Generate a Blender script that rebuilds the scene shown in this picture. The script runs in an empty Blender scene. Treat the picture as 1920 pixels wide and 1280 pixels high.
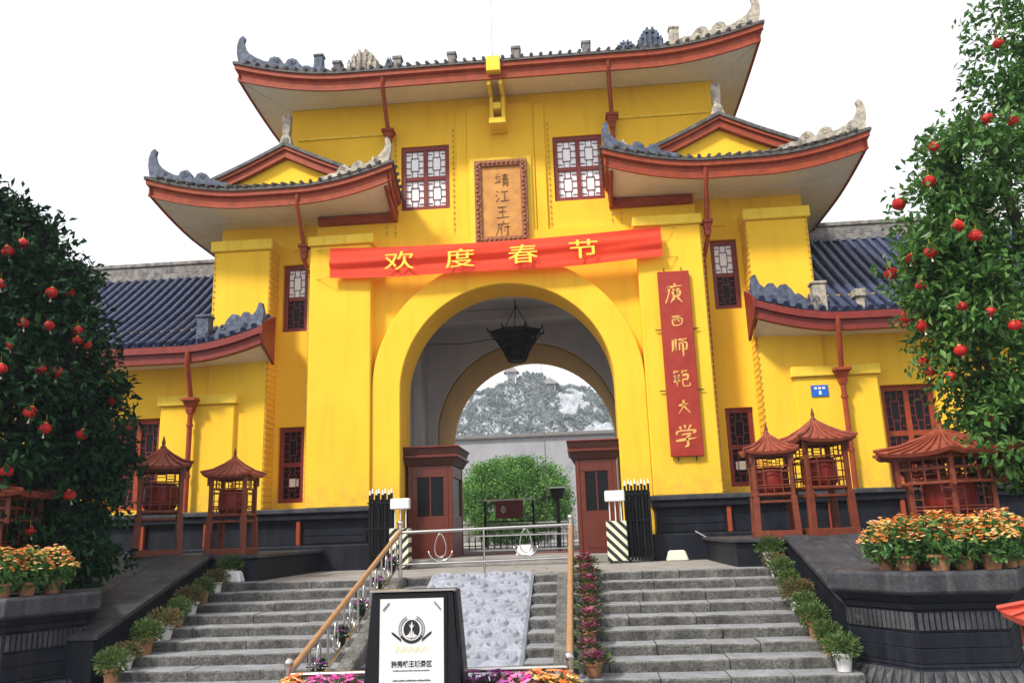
import bpy, bmesh, math, random
import numpy as np
from mathutils import Vector, Matrix
R = math.radians
random.seed(7)
sc = bpy.context.scene
col = sc.collection
# ------------------------------------------------------------------ camera
cam_d = bpy.data.cameras.new('camera')
cam = bpy.data.objects.new('camera', cam_d)
col.objects.link(cam)
sc.camera = cam
cam_d.sensor_width = 36
cam_d.lens = 36 * 1540 / 1920
cam_d.clip_end = 2000
yaw, pitch, roll = R(-4.39), R(12.99), R(-1.92)
fwd = Vector((math.sin(yaw) * math.cos(pitch), math.cos(yaw) * math.cos(pitch), math.sin(pitch)))
rt = Vector((math.cos(yaw), -math.sin(yaw), 0))
upv = rt.cross(fwd)
r2 = rt * math.cos(roll) + upv * math.sin(roll)
u2 = upv * math.cos(roll) - rt * math.sin(roll)
m3 = Matrix((r2, u2, -fwd)).transposed()
cam.matrix_world = Matrix.Translation((1.61, -18.8, .72)) @ m3.to_4x4()
# ------------------------------------------------------------------ sky and sun
SUN_EL, SUN_AZ = 48, 222           # azimuth clockwise from +Y: behind the camera, to its left
w = bpy.data.worlds.new('World')
sc.world = w
w.use_nodes = True
wn = w.node_tree.nodes
sky = wn.new('ShaderNodeTexSky')
sky.sky_type = 'NISHITA'
sky.sun_disc = False
sky.sun_elevation = R(SUN_EL)
sky.sun_rotation = R(SUN_AZ)
sky.air_density = 1.0
sky.dust_density = 1.5
hs = wn.new('ShaderNodeMix')                    # bright even overcast over a little clear sky
hs.data_type = 'RGBA'
hs.inputs['Factor'].default_value = .8
hs.inputs['B'].default_value = (7.6, 7.65, 7.8, 1)
bg = wn['Background']
bg.inputs[1].default_value = .1
w.node_tree.links.new(sky.outputs[0], hs.inputs['A'])
w.node_tree.links.new(hs.outputs['Result'], bg.inputs[0])
sd = bpy.data.lights.new('sun', 'SUN')
sd.energy = 2.8
sd.angle = R(8)
sd.color = (1, .94, .85)
sun = bpy.data.objects.new('sun', sd)
col.objects.link(sun)
sdir = Vector((math.sin(R(SUN_AZ)) * math.cos(R(SUN_EL)), math.cos(R(SUN_AZ)) * math.cos(R(SUN_EL)), math.sin(R(SUN_EL))))
sun.rotation_euler = sdir.to_track_quat('Z', 'Y').to_euler()
sun.location = (-20, -20, 30)
vs = sc.view_settings
vs.view_transform = 'Standard'
vs.look = 'None'
vs.gamma = 1
vs.exposure = .90
sc.cycles.max_bounces = 6
sc.cycles.volume_bounces = 0

# ------------------------------------------------------------------ helpers
class MB:
    """collects shapes; s = -1 mirrors X"""
    def __init__(self, s=1):
        self.v = []; self.f = []; self.s = s
    def add(self, vs, fs):
        o = len(self.v)
        self.v += [(p[0] * self.s, p[1], p[2]) for p in vs]
        self.f += [[i + o for i in f] for f in fs]
        return self
    def box(self, x0, x1, y0, y1, z0, z1):
        return self.add([(x, y, z) for z in (z0, z1) for y in (y0, y1) for x in (x0, x1)],
                        [(0, 1, 3, 2), (4, 6, 7, 5), (0, 4, 5, 1), (2, 3, 7, 6), (0, 2, 6, 4), (1, 5, 7, 3)])
    def frustum(self, cx, cy, z0, z1, hx0, hy0, hx1, hy1):
        vs = [(cx + sx * hx0, cy + sy * hy0, z0) for sy in (-1, 1) for sx in (-1, 1)] + [(cx + sx * hx1, cy + sy * hy1, z1) for sy in (-1, 1) for sx in (-1, 1)]
        return self.add(vs, [(0, 1, 3, 2), (4, 6, 7, 5), (0, 4, 5, 1), (2, 3, 7, 6), (0, 2, 6, 4), (1, 5, 7, 3)])
    def bar(self, p, q, a=.03, b=None, up=(0, 0, 1)):
        b = b or a
        p = Vector(p); q = Vector(q); d = (q - p).normalized(); u = Vector(up)
        if abs(d.dot(u)) > .98: u = Vector((0, 1, 0))
        x = d.cross(u).normalized() * a / 2; y = x.cross(d).normalized() * b / 2
        vs = [e + i * x + j * y for e in (p, q) for i, j in ((-1, -1), (1, -1), (1, 1), (-1, 1))]
        return self.add(vs, [(3, 2, 1, 0), (4, 5, 6, 7), (0, 1, 5, 4), (1, 2, 6, 5), (2, 3, 7, 6), (3, 0, 4, 7)])
    def tube(self, pts, r, n=8, closed=False):
        P = [Vector(p) for p in pts]; m = len(P)
        rs = r if isinstance(r, (list, tuple)) else [r] * m
        vs = []; fs = []
        pu = None
        for i, p in enumerate(P):
            a = P[(i - 1) % m] if (closed or i) else p
            b = P[(i + 1) % m] if (closed or i < m - 1) else p
            d = (b - a).normalized()
            if pu is None:
                pu = Vector((0, 0, 1)) if abs(d.z) < .9 else Vector((0, 1, 0))
            x = d.cross(pu).normalized(); y = x.cross(d).normalized(); pu = y
            vs += [p + rs[i] * (x * math.cos(2 * math.pi * k / n) + y * math.sin(2 * math.pi * k / n)) for k in range(n)]
        for i in range(m if closed else m - 1):
            j = (i + 1) % m
            fs += [(i * n + k, i * n + (k + 1) % n, j * n + (k + 1) % n, j * n + k) for k in range(n)]
        if not closed:
            fs += [list(range(n))[::-1], [(m - 1) * n + k for k in range(n)]]
        return self.add(vs, fs)
    def lathe(self, prof, n=16, c=(0, 0, 0), ph=0):
        vs = []; fs = []
        for r, z in prof:
            vs += [(c[0] + r * math.cos(ph + 2 * math.pi * k / n), c[1] + r * math.sin(ph + 2 * math.pi * k / n), c[2] + z) for k in range(n)]
        for i in range(len(prof) - 1):
            fs += [(i * n + k, i * n + (k + 1) % n, (i + 1) * n + (k + 1) % n, (i + 1) * n + k) for k in range(n)]
        fs += [list(range(n))[::-1], [(len(prof) - 1) * n + k for k in range(n)]]
        return self.add(vs, fs)
    def prism(self, poly, fn, d0, d1):
        n = len(poly)
        return self.add([fn(a, b, d0) for a, b in poly] + [fn(a, b, d1) for a, b in poly],
                        [list(range(n)), [n + i for i in range(n)][::-1]] + [(i, (i + 1) % n, n + (i + 1) % n, n + i) for i in range(n)])
    def grid(self, fn, nu, nv):
        return self.add([fn(i / nu, j / nv) for j in range(nv + 1) for i in range(nu + 1)],
                        [(j * (nu + 1) + i, j * (nu + 1) + i + 1, (j + 1) * (nu + 1) + i + 1, (j + 1) * (nu + 1) + i) for j in range(nv) for i in range(nu)])
    def ball(self, c, r, n=10, m=6, sz=1):
        return self.lathe([(max(.001, r * math.sin(math.pi * i / m)), -r * sz * math.cos(math.pi * i / m)) for i in range(m + 1)], n, c)
    def mesh(self, name, bev=0, smooth=False):
        me = bpy.data.meshes.new(name)
        me.from_pydata([tuple(p) for p in self.v], [], self.f)
        bm = bmesh.new(); bm.from_mesh(me)
        bmesh.ops.recalc_face_normals(bm, faces=bm.faces)
        if bev:
            es = [e for e in bm.edges if len(e.link_faces) == 2 and e.calc_face_angle(0) > .5]
            bmesh.ops.bevel(bm, geom=es, offset=bev, segments=1, affect='EDGES', clamp_overlap=True)
        bm.to_mesh(me); bm.free()
        if smooth:
            me.shade_smooth() if smooth is True else me.set_sharp_from_angle(angle=smooth)
        return me
    def build(self, name, m, parent=None, bev=0, smooth=False, kind=None, label=None, loc=None):
        me = self.mesh(name, bev, smooth)
        me.materials.append(m)
        o = bpy.data.objects.new(name, me)
        col.objects.link(o)
        if parent: o.parent = parent
        if kind: o['kind'] = kind
        if label: o['label'] = label
        if loc: o.location = loc
        return o

def fxz(a, b, d): return (a, d, b)
def fxy(a, b, d): return (a, b, d)
def fyz(a, b, d): return (d, a, b)

def thing(name, label, cat, loc=(0, 0, 0), rz=0, group=None):
    o = bpy.data.objects.new(name, None)
    o.empty_display_size = .2
    col.objects.link(o)
    o.location = loc; o.rotation_euler = (0, 0, rz)
    return tag(o, label, cat, group)
def tag(o, label, cat, group=None):
    o['label'] = label; o['category'] = cat
    if group: o['group'] = group
    return o
def dup(root, loc, rz=0, label=None, scale=1):
    r = root.copy(); col.objects.link(r)
    r.location = loc; r.rotation_euler = (0, 0, rz); r.scale = (scale,) * 3
    if label: r['label'] = label
    for ch in list(root.children):
        c = ch.copy(); col.objects.link(c); c.parent = r
        for g in list(ch.children):
            d = g.copy(); col.objects.link(d); d.parent = c
    return r

def holes_wall(mb, x0, x1, z0, z1, y0, y1, holes):
    xs = sorted({x0, x1} | {h[0] for h in holes} | {h[1] for h in holes})
    zs = sorted({z0, z1} | {h[2] for h in holes} | {h[3] for h in holes})
    for a, b in zip(xs, xs[1:]):
        run = None
        for c, d in zip(zs, zs[1:]):
            inside = any(h[0] <= a and b <= h[1] and h[2] <= c and d <= h[3] for h in holes)
            if inside:
                if run: mb.box(a, b, y0, y1, *run); run = None
            else:
                run = (run[0], d) if run else (c, d)
        if run: mb.box(a, b, y0, y1, *run)
    return mb

# ------------------------------------------------------------------ materials
def mat(name, c, rough=.6, c2=None, var=.25, scale=2.5, bump=.15, bscale=45, streak=None, sk=.5, spec=.4, metal=0, isl=0, trans=0, grit=0, skx=5, base=None):
    m = bpy.data.materials.new(name); m.use_nodes = True
    nt = m.node_tree; N = nt.nodes; L = nt.links
    b = N['Principled BSDF']
    b.inputs['Roughness'].default_value = rough
    b.inputs['Specular IOR Level'].default_value = spec
    b.inputs['Metallic'].default_value = metal
    tc = N.new('ShaderNodeTexCoord')
    n1 = N.new('ShaderNodeTexNoise'); n1.inputs['Scale'].default_value = scale; n1.inputs['Detail'].default_value = 6; n1.inputs['Roughness'].default_value = .62
    L.new(tc.outputs['Object'], n1.inputs['Vector'])
    ra = N.new('ShaderNodeValToRGB')
    ra.color_ramp.elements[0].position = .32; ra.color_ramp.elements[1].position = .68
    c2 = c2 or tuple(x * (1 - var) for x in c)
    ra.color_ramp.elements[0].color = (*c2, 1); ra.color_ramp.elements[1].color = (*c, 1)
    L.new(n1.outputs['Fac'], ra.inputs['Fac'])
    out = ra.outputs['Color']
    def mix(fac, a, colr, mode='MIX'):
        mx = N.new('ShaderNodeMix'); mx.data_type = 'RGBA'; mx.blend_type = mode
        if isinstance(fac, float): mx.inputs['Factor'].default_value = fac
        else: L.new(fac, mx.inputs['Factor'])
        L.new(a, mx.inputs['A'])
        if isinstance(colr, tuple): mx.inputs['B'].default_value = (*colr, 1)
        else: L.new(colr, mx.inputs['B'])
        return mx.outputs['Result']
    if isl:      # each loose piece its own tone
        g = N.new('ShaderNodeNewGeometry')
        mr = N.new('ShaderNodeMapRange'); mr.inputs['To Min'].default_value = 1 - isl; mr.inputs['To Max'].default_value = 1 + isl
        L.new(g.outputs['Random Per Island'], mr.inputs['Value'])
        cc = N.new('ShaderNodeCombineColor')
        for i in range(3): L.new(mr.outputs[0], cc.inputs[i])
        out = mix(1.0, out, cc.outputs[0], 'MULTIPLY')
    if streak:   # rain stains running down
        mp = N.new('ShaderNodeMapping'); mp.inputs['Scale'].default_value = (skx, skx, .3)
        L.new(tc.outputs['Object'], mp.inputs['Vector'])
        n3 = N.new('ShaderNodeTexNoise'); n3.inputs['Scale'].default_value = 1.6; n3.inputs['Detail'].default_value = 7
        L.new(mp.outputs[0], n3.inputs['Vector'])
        r3 = N.new('ShaderNodeMapRange'); r3.inputs['From Min'].default_value = .52; r3.inputs['From Max'].default_value = .78; r3.inputs['To Max'].default_value = sk
        L.new(n3.outputs['Fac'], r3.inputs['Value'])
        out = mix(r3.outputs[0], out, streak)
    if base:     # splash dirt and flaking just above the plinth
        z0, z1, bc = base
        sx = N.new('ShaderNodeSeparateXYZ'); L.new(tc.outputs['Object'], sx.inputs[0])
        rz_ = N.new('ShaderNodeMapRange'); rz_.inputs['From Min'].default_value = z1; rz_.inputs['From Max'].default_value = z0; L.new(sx.outputs[2], rz_.inputs['Value'])
        nb_ = N.new('ShaderNodeTexNoise'); nb_.inputs['Scale'].default_value = 4; nb_.inputs['Detail'].default_value = 8; nb_.inputs['Roughness'].default_value = .7; L.new(tc.outputs['Object'], nb_.inputs['Vector'])
        mm = N.new('ShaderNodeMath'); mm.operation = 'MULTIPLY'; L.new(rz_.outputs[0], mm.inputs[0])
        r5 = N.new('ShaderNodeMapRange'); r5.inputs['From Min'].default_value = .42; r5.inputs['From Max'].default_value = .62; L.new(nb_.outputs['Fac'], r5.inputs['Value']); L.new(r5.outputs[0], mm.inputs[1])
        m6 = N.new('ShaderNodeMath'); m6.operation = 'MULTIPLY'; m6.inputs[1].default_value = .55; L.new(mm.outputs[0], m6.inputs[0])
        out = mix(m6.outputs[0], out, bc)
    n2 = N.new('ShaderNodeTexNoise'); n2.inputs['Scale'].default_value = bscale; n2.inputs['Detail'].default_value = 4
    L.new(tc.outputs['Object'], n2.inputs['Vector'])
    if grit:
        r4 = N.new('ShaderNodeMapRange'); r4.inputs['From Min'].default_value = .35; r4.inputs['From Max'].default_value = .7
        r4.inputs['To Min'].default_value = 1 - grit; r4.inputs['To Max'].default_value = 1 + grit
        L.new(n2.outputs['Fac'], r4.inputs['Value'])
        c4 = N.new('ShaderNodeCombineColor')
        for i in range(3): L.new(r4.outputs[0], c4.inputs[i])
        out = mix(1.0, out, c4.outputs[0], 'MULTIPLY')
    L.new(out, b.inputs['Base Color'])
    if bump:
        bp = N.new('ShaderNodeBump'); bp.inputs['Strength'].default_value = bump; bp.inputs['Distance'].default_value = .02
        L.new(n2.outputs['Fac'], bp.inputs['Height']); L.new(bp.outputs[0], b.inputs['Normal'])
    if trans:
        tr = N.new('ShaderNodeBsdfTranslucent'); L.new(out, tr.inputs['Color'])
        ms = N.new('ShaderNodeMixShader'); ms.inputs[0].default_value = trans
        L.new(b.outputs[0], ms.inputs[1]); L.new(tr.outputs[0], ms.inputs[2])
        L.new(ms.outputs[0], N['Material Output'].inputs['Surface'])
    return m

M = {}
M['yellow'] = mat('yellow_plaster', (.88, .545, .042), .8, c2=(.83, .485, .032), scale=.6, bump=.18, bscale=50, streak=(.56, .28, .03), sk=.32, spec=.15, skx=2.4, base=(1.35, 2.3, (.42, .27, .08)), grit=.04)
M['yellow_shaded'] = mat('shaded_yellow_plaster', (.42, .235, .03), .8, c2=(.36, .19, .025), scale=1.5, bump=.12)  # yellow plaster of the rear arch with the passage shade put into its colour
M['yellow_trim'] = mat('yellow_trim', (.88, .60, .06), .7, var=.1, scale=3, streak=(.5, .3, .05), sk=.5, spec=.2)
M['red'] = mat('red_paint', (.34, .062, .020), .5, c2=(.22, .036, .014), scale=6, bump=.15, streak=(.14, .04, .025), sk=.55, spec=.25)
M['dark_red'] = mat('dark_red_wood', (.23, .026, .017), .45, c2=(.15, .018, .013), scale=6, bump=.1)
M['soffit'] = mat('soffit_plaster', (.80, .74, .60), .8, c2=(.72, .65, .51), scale=1.5, streak=(.45, .36, .24), sk=.3)
M['tile'] = mat('roof_tile', (.042, .058, .130), .36, c2=(.016, .022, .052), scale=5, bump=.4, bscale=22, isl=.3, streak=(.10, .105, .11), sk=.5, grit=.3)
M['tile_old'] = mat('old_roof_tile', (.13, .118, .105), .75, c2=(.035, .035, .038), scale=9, bump=.4, bscale=25, isl=.2)
M['orn_blue'] = mat('blue_grey_ornament', (.12, .145, .205), .7, c2=(.025, .032, .058), scale=8, bump=.35, bscale=30, streak=(.02, .02, .03), sk=.7)
M['orn_pale'] = mat('pale_ornament', (.52, .46, .36), .75, c2=(.17, .15, .13), scale=8, bump=.35, bscale=30, streak=(.05, .047, .042), sk=.85)
M['ridge'] = mat('ridge_masonry', (.30, .28, .26), .8, c2=(.08, .075, .075), scale=5, bump=.5, bscale=30, streak=(.04, .04, .045), sk=.7)
M['black'] = mat('black_stone', (.010, .012, .020), .55, c2=(.005, .006, .010), scale=3, bump=.25, bscale=35, streak=(.045, .046, .05), sk=.35, spec=.2)
M['black_top'] = mat('worn_black_stone', (.050, .051, .058), .65, c2=(.018, .019, .024), scale=4, bump=.3, bscale=30, streak=(.13, .12, .11), sk=.4, grit=.25)
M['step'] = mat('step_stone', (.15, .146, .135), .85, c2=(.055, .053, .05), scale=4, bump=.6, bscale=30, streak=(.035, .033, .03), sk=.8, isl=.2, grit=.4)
M['tread'] = mat('tread_stone', (.26, .27, .29), .75, c2=(.17, .175, .185), scale=3, bump=.35, bscale=30, isl=.12, grit=.2)  # paler stone for the step tops; risers keep the darker step stone
M['step_joint'] = mat('step_bed', (.06, .057, .05), .9)
M['paving'] = mat('paving', (.30, .285, .265), .85, c2=(.20, .19, .18), scale=2, bump=.2, grit=.15)
M['carved'] = mat('carved_stone', (.31, .33, .385), .75, c2=(.20, .215, .25), scale=3, bump=.3, bscale=35, grit=.12)
M['wood'] = mat('lantern_wood', (.20, .042, .016), .5, c2=(.11, .022, .010), scale=12, bump=.2)
M['wood_roof'] = mat('lantern_roof', (.32, .068, .030), .6, c2=(.17, .036, .018), scale=10, bump=.25)
M['drum'] = mat('lantern_drum', (.32, .022, .010), .5, c2=(.20, .014, .008), scale=5, bump=.05, trans=.25)
M['red_lantern'] = mat('red_lantern', (.60, .018, .014), .5, var=.2, scale=9, trans=.25)
M['tassel'] = mat('tassel', (.75, .68, .55), .8)
M['gold'] = mat('gold_paint', (.85, .46, .12), .4, c2=(.62, .33, .09), scale=12)
M['banner'] = mat('banner_cloth', (.86, .095, .05), .7, var=.1, scale=3, bump=.25, bscale=7, trans=.42, spec=.2)
M['banner_text'] = mat('banner_text', (.88, .62, .06), .7, var=.1)
M['plaque'] = mat('plaque_gold', (.60, .28, .055), .45, c2=(.42, .175, .035), scale=4, bump=.2, bscale=40)
M['wall_grey'] = mat('grey_wall', (.34, .34, .36), .85, c2=(.25, .25, .27), scale=.4, bump=.2, bscale=8, streak=(.18, .18, .19), sk=.6, skx=.8)
M['plaque_frame'] = mat('plaque_frame', (.36, .13, .05), .5, c2=(.17, .055, .022), scale=14, bump=.5, bscale=25)
M['ink'] = mat('dark_ink', (.13, .06, .015), .6)
M['board'] = mat('board_red', (.36, .034, .014), .45, c2=(.27, .018, .011), scale=3, bump=.06)
M['white'] = mat('white_paint', (.78, .78, .76), .5, var=.08)
M['pane'] = mat('paper_pane', (.90, .91, .92), .25, var=.05, bump=.02, spec=.8)
M['glass'] = mat('dark_glass', (.010, .010, .012), .25, bump=.02, spec=.12)
M['plaster_dim'] = mat('grey_plaster', (.66, .65, .65), .85, c2=(.56, .55, .55), scale=1.2, bump=.1)
M['plaster'] = mat('white_plaster', (.60, .60, .61), .85, c2=(.52, .52, .53), scale=1.2, bump=.1, streak=(.4, .4, .4), sk=.4)
M['steel'] = mat('stainless', (.62, .60, .57), .22, var=.15, metal=1, bump=.02)
M['handrail'] = mat('bronze_handrail', (.40, .22, .11), .35, var=.25, scale=8)
M['iron'] = mat('black_iron', (.008, .008, .010), .5, var=.3, spec=.2)
M['cable'] = mat('cable', (.52, .33, .06), .7)
M['sign_black'] = mat('sign_black', (.006, .006, .009), .25, bump=.01, var=.2, spec=.25)
M['sign_plate'] = mat('sign_plate', (.62, .62, .63), .35, var=.06, scale=3, bump=.02)
M['sign_ink'] = mat('sign_ink', (.012, .012, .014), .5)
M['sign_gold'] = mat('sign_gold', (.72, .60, .30), .5, var=.1)
M['stripe_pale'] = mat('stripe_pale', (.75, .74, .55), .5, var=.15, scale=6)
M['blue'] = mat('blue_enamel', (.02, .13, .55), .35, var=.1)
M['terracotta'] = mat('terracotta', (.36, .17, .08), .8, var=.35, scale=8)
M['pot_white'] = mat('white_pot', (.70, .70, .68), .5, var=.2, scale=8, streak=(.25, .22, .18), sk=.5)
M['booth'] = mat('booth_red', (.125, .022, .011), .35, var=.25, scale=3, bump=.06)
M['booth_top'] = mat('booth_cornice', (.075, .022, .016), .5, var=.35, scale=9, bump=.4, bscale=30)
M['soil'] = mat('soil', (.05, .035, .025), .9)
M['bark'] = mat('bark', (.09, .065, .045), .9, var=.4, scale=7, bump=.8, bscale=18)
M['carpet'] = mat('red_threshold', (.22, .06, .045), .7, var=.3, scale=4)
M['ground'] = mat('ground', (.20, .195, .185), .85, c2=(.14, .135, .13), scale=.6, grit=.2)
M['limestone'] = mat('limestone', (.42, .44, .47), .9, c2=(.27, .29, .31), scale=.22, bump=.8, bscale=1.1, streak=(.07, .09, .06), sk=.6, skx=1)  # pale limestone, lightened and blued further to stand in for distance haze
M['scrub'] = mat('scrub', (.30, .33, .32), .9, c2=(.20, .235, .23), scale=.15, isl=.15, trans=.45, spec=.05)  # pale winter scrub, its colour lightened further to stand in for haze

def leaf_mat(name, cols, rough=.4, trans=.25, spec=.5):
    m = bpy.data.materials.new(name); m.use_nodes = True
    N = m.node_tree.nodes; L = m.node_tree.links; b = N['Principled BSDF']
    b.inputs['Roughness'].default_value = rough; b.inputs['Specular IOR Level'].default_value = spec
    g = N.new('ShaderNodeNewGeometry'); ra = N.new('ShaderNodeValToRGB')
    L.new(g.outputs['Random Per Island'], ra.inputs['Fac'])
    e = ra.color_ramp.elements
    while len(e) < len(cols): e.new(.5)
    for i, c in enumerate(cols):
        e[i].position = i / (len(cols) - 1); e[i].color = (*c, 1)
    L.new(ra.outputs[0], b.inputs['Base Color'])
    tr = N.new('ShaderNodeBsdfTranslucent'); L.new(ra.outputs[0], tr.inputs['Color'])
    ms = N.new('ShaderNodeMixShader'); ms.inputs[0].default_value = trans
    L.new(b.outputs[0], ms.inputs[1]); L.new(tr.outputs[0], ms.inputs[2])
    L.new(ms.outputs[0], N['Material Output'].inputs['Surface'])
    return m
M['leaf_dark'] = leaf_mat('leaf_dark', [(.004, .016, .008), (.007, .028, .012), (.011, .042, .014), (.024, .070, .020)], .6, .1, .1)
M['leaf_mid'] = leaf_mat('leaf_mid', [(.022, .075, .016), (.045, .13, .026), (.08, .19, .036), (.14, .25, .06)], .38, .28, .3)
M['leaf_flower'] = leaf_mat('leaf_flower', [(.03, .10, .02), (.05, .15, .03), (.08, .20, .04), (.12, .22, .05)], .45, .25)
M['leaf_bright'] = leaf_mat('leaf_bright', [(.035, .12, .018), (.07, .21, .03), (.13, .31, .05), (.20, .38, .07)], .5, .3)
M['leaf_pot'] = leaf_mat('leaf_pot', [(.022, .065, .014), (.05, .11, .02), (.085, .15, .03), (.13, .16, .04)], .5, .25)
M['bloom_orange'] = leaf_mat('bloom_orange', [(.75, .10, .02), (.85, .26, .04), (.85, .40, .10), (.85, .58, .14), (.86, .62, .34), (.8, .16, .06)], .6, .3, .2)
M['bloom_pink'] = leaf_mat('bloom_pink', [(.55, .04, .28), (.75, .12, .42), (.80, .30, .55), (.62, .05, .36)], .6, .3, .2)
M['bloom_purple'] = leaf_mat('bloom_purple', [(.30, .04, .30), (.45, .08, .42), (.36, .05, .26), (.55, .20, .50)], .6, .3, .2)
M['kale'] = leaf_mat('kale', [(.18, .03, .07), (.28, .055, .11), (.36, .12, .19), (.10, .06, .05)], .6, .2, .2)
M['leaf_rust'] = leaf_mat('leaf_rust', [(.05, .08, .02), (.13, .09, .03), (.07, .11, .025), (.22, .08, .04)], .5, .25)

def structure(o, label=None):
    o['kind'] = 'structure'
    if label: o['label'] = label
    return o
GZ = -1.36
# ------------------------------------------------------------------ setting
structure(MB().add([(-300, -100, GZ), (300, -100, GZ), (300, 410, GZ), (-300, 410, GZ)], [(0, 1, 2, 3)]).build('ground', M['ground']))
structure(MB().box(-60, 60, -.25, 160, GZ - .1, -.004).build('courtyard', M['paving']))
plat = structure(MB().box(-4.95, 4.95, -4.1, -.25, GZ - .05, -.03).build('platform', M['step_joint']))
# paving slabs of the platform
nx = 0
for j in range(5):
    y0 = -4.1 + j * .77; y1 = y0 + .76
    x = -4.94 + random.uniform(-.6, 0)
    while x < 4.94:
        L_ = random.uniform(.9, 1.5); a = max(x, -4.94); b = min(x + L_ - .008, 4.94)
        if b - a > .1:
            MB().box(a, b, y0, y1, -.06, random.uniform(-.003, .003)).build('paving_slab', M['paving'], plat, bev=.006)
        x += L_
SH, ST, SY = .136, .445, -4.42          # riser, tread, nosing of the top step
NS = 10
def step_y(k): return SY - ST * k
stairs = structure(MB().prism([(SY + .35, GZ - .1), (SY + .35, -.08)] + [(SY + .3 - ST * k, -.05 - SH * k - .05) for k in range(NS)] + [(step_y(NS), GZ - .1)], fyz, -4.93, 4.93).build('stairs', M['step_joint']))
def flight(x0, x1, lo, hi):
    for k in range(NS):
        z = -SH * k; y = step_y(k)
        x = x0 + random.uniform(-lo, 0) * .6
        while x < x1:
            L_ = random.uniform(lo, hi); a = max(x, x0); b = min(x + L_ - .012, x1)
            if x1 - b < .2: b = x1
            if b - a > .06:
                jy = random.uniform(-.012, .012); jz = random.uniform(-.007, .007)
                o = MB()
                n = max(2, int((b - a) / .12))
                # a worn block: the nosing wavers
                top = []
                def fn(u, v):
                    xx = a + (b - a) * u
                    yy = y + jy + .009 * math.sin(xx * 9 + k) + random.uniform(-.005, .005) if v in (0,) or abs(v - .5) < .01 else y + jy
                    return xx, yy
                vs = []; fs = []
                for i in range(n + 1):
                    xx = a + (b - a) * i / n
                    e = .008 * math.sin(xx * 7 + k * 2) + random.uniform(-.009, .009) + (.02 if random.random() < .08 else 0)
                    d = random.uniform(0, .018)
                    yy = y + jy
                    vs += [(xx, yy + e + .012, z - SH - .02), (xx, yy + e, z + jz - .022), (xx, yy + e + .016, z + jz - d * .5), (xx, yy + ST + .02, z + jz + .003), (xx, yy + ST + .02, z - SH - .02)]
                for i in range(n):
                    for j in range(5):
                        q = (j + 1) % 5
                        fs.append((i * 5 + j, (i + 1) * 5 + j, (i + 1) * 5 + q, i * 5 + q))
                fs += [[0, 1, 2, 3, 4], [n * 5 + j for j in (4, 3, 2, 1, 0)]]
                o.add(vs, fs)
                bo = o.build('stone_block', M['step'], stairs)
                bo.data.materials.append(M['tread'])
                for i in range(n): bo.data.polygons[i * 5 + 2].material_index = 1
            x = b + .012 if b < x1 else x1 + 1
flight(-4.9, -1.67, .6, 1.7)
flight(1.38, 4.9, .6, 1.7)
flight(.76, 1.14, .3, .5)
flight(-1.42, -1.04, .3, .5)
for x0, x1 in ((1.15, 1.37), (-1.66, -1.43)):
    MB().prism([(SY + .1, -.0), (SY + .1, -.4), (step_y(NS), GZ - .2), (step_y(NS), GZ + .12), (SY - .1, .02)], fyz, x0, x1).build('side_kerb', M['step'], stairs, bev=.015)
# carved stone slab between the flights
def sstep(a, b_, x):
    x = min(1, max(0, (x - a) / (b_ - a))); return x * x * (3 - 2 * x)
def carve(x, t):
    """rows of cloud scrolls between plain joints"""
    row = t / .38; k = math.floor(row); f = row - k
    u = (x + 1.02 + .22 * (k % 2)) / .44; cu = math.floor(u); fl_ = 1 if (cu + k) % 2 else -1
    du, dv = (u - cu - .5) * .44, (f - .5) * .38
    r = math.hypot(du, dv * 1.1) / .19; th = math.atan2(dv, du * fl_)
    band = sstep(-.35, .35, math.sin(th - 10.5 * r + k))
    h = .075 * band * (1 - sstep(.92, 1.06, r)) * (1 - .35 * r)
    if r > 1: h += .022 * sstep(-.2, .4, math.sin(40 * (dv + .35 * abs(du)) + k)) * sstep(1, 1.12, r)
    h += .012 * (math.sin(7 * x + k * 2.1) * math.sin(5 * t))
    e = min(f, 1 - f)
    if e < .035: h = -.012
    if x < -.96 or x > .68: h = .02
    return h
sl_l = math.hypot(ST * 9.3, SH * 9.3); sy_, sz_ = -ST / math.hypot(ST, SH), -SH / math.hypot(ST, SH)
def cfn(u, v):
    x = -1.02 + 1.76 * u; t = sl_l * v; e = carve(x, t) if .01 < u < .99 else -.02
    return (x, SY + .12 + t * sy_ + e * -sz_ * -1, .03 + t * sz_ + e * -sy_)
cs = MB().grid(cfn, 110, 270)
cs.prism([(SY + .12, -.02), (SY + .12 + sl_l * sy_, .0 + sl_l * sz_ - .03), (SY + .12 + sl_l * sy_, GZ - .2), (SY + .12, GZ)], fyz, -1.02, .74)
o = cs.build('carved_ramp_slab', M['carved'], smooth=True)
tag(o, 'grey carved stone slab with cloud relief sloping between the stair flights', 'carved slab')
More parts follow.
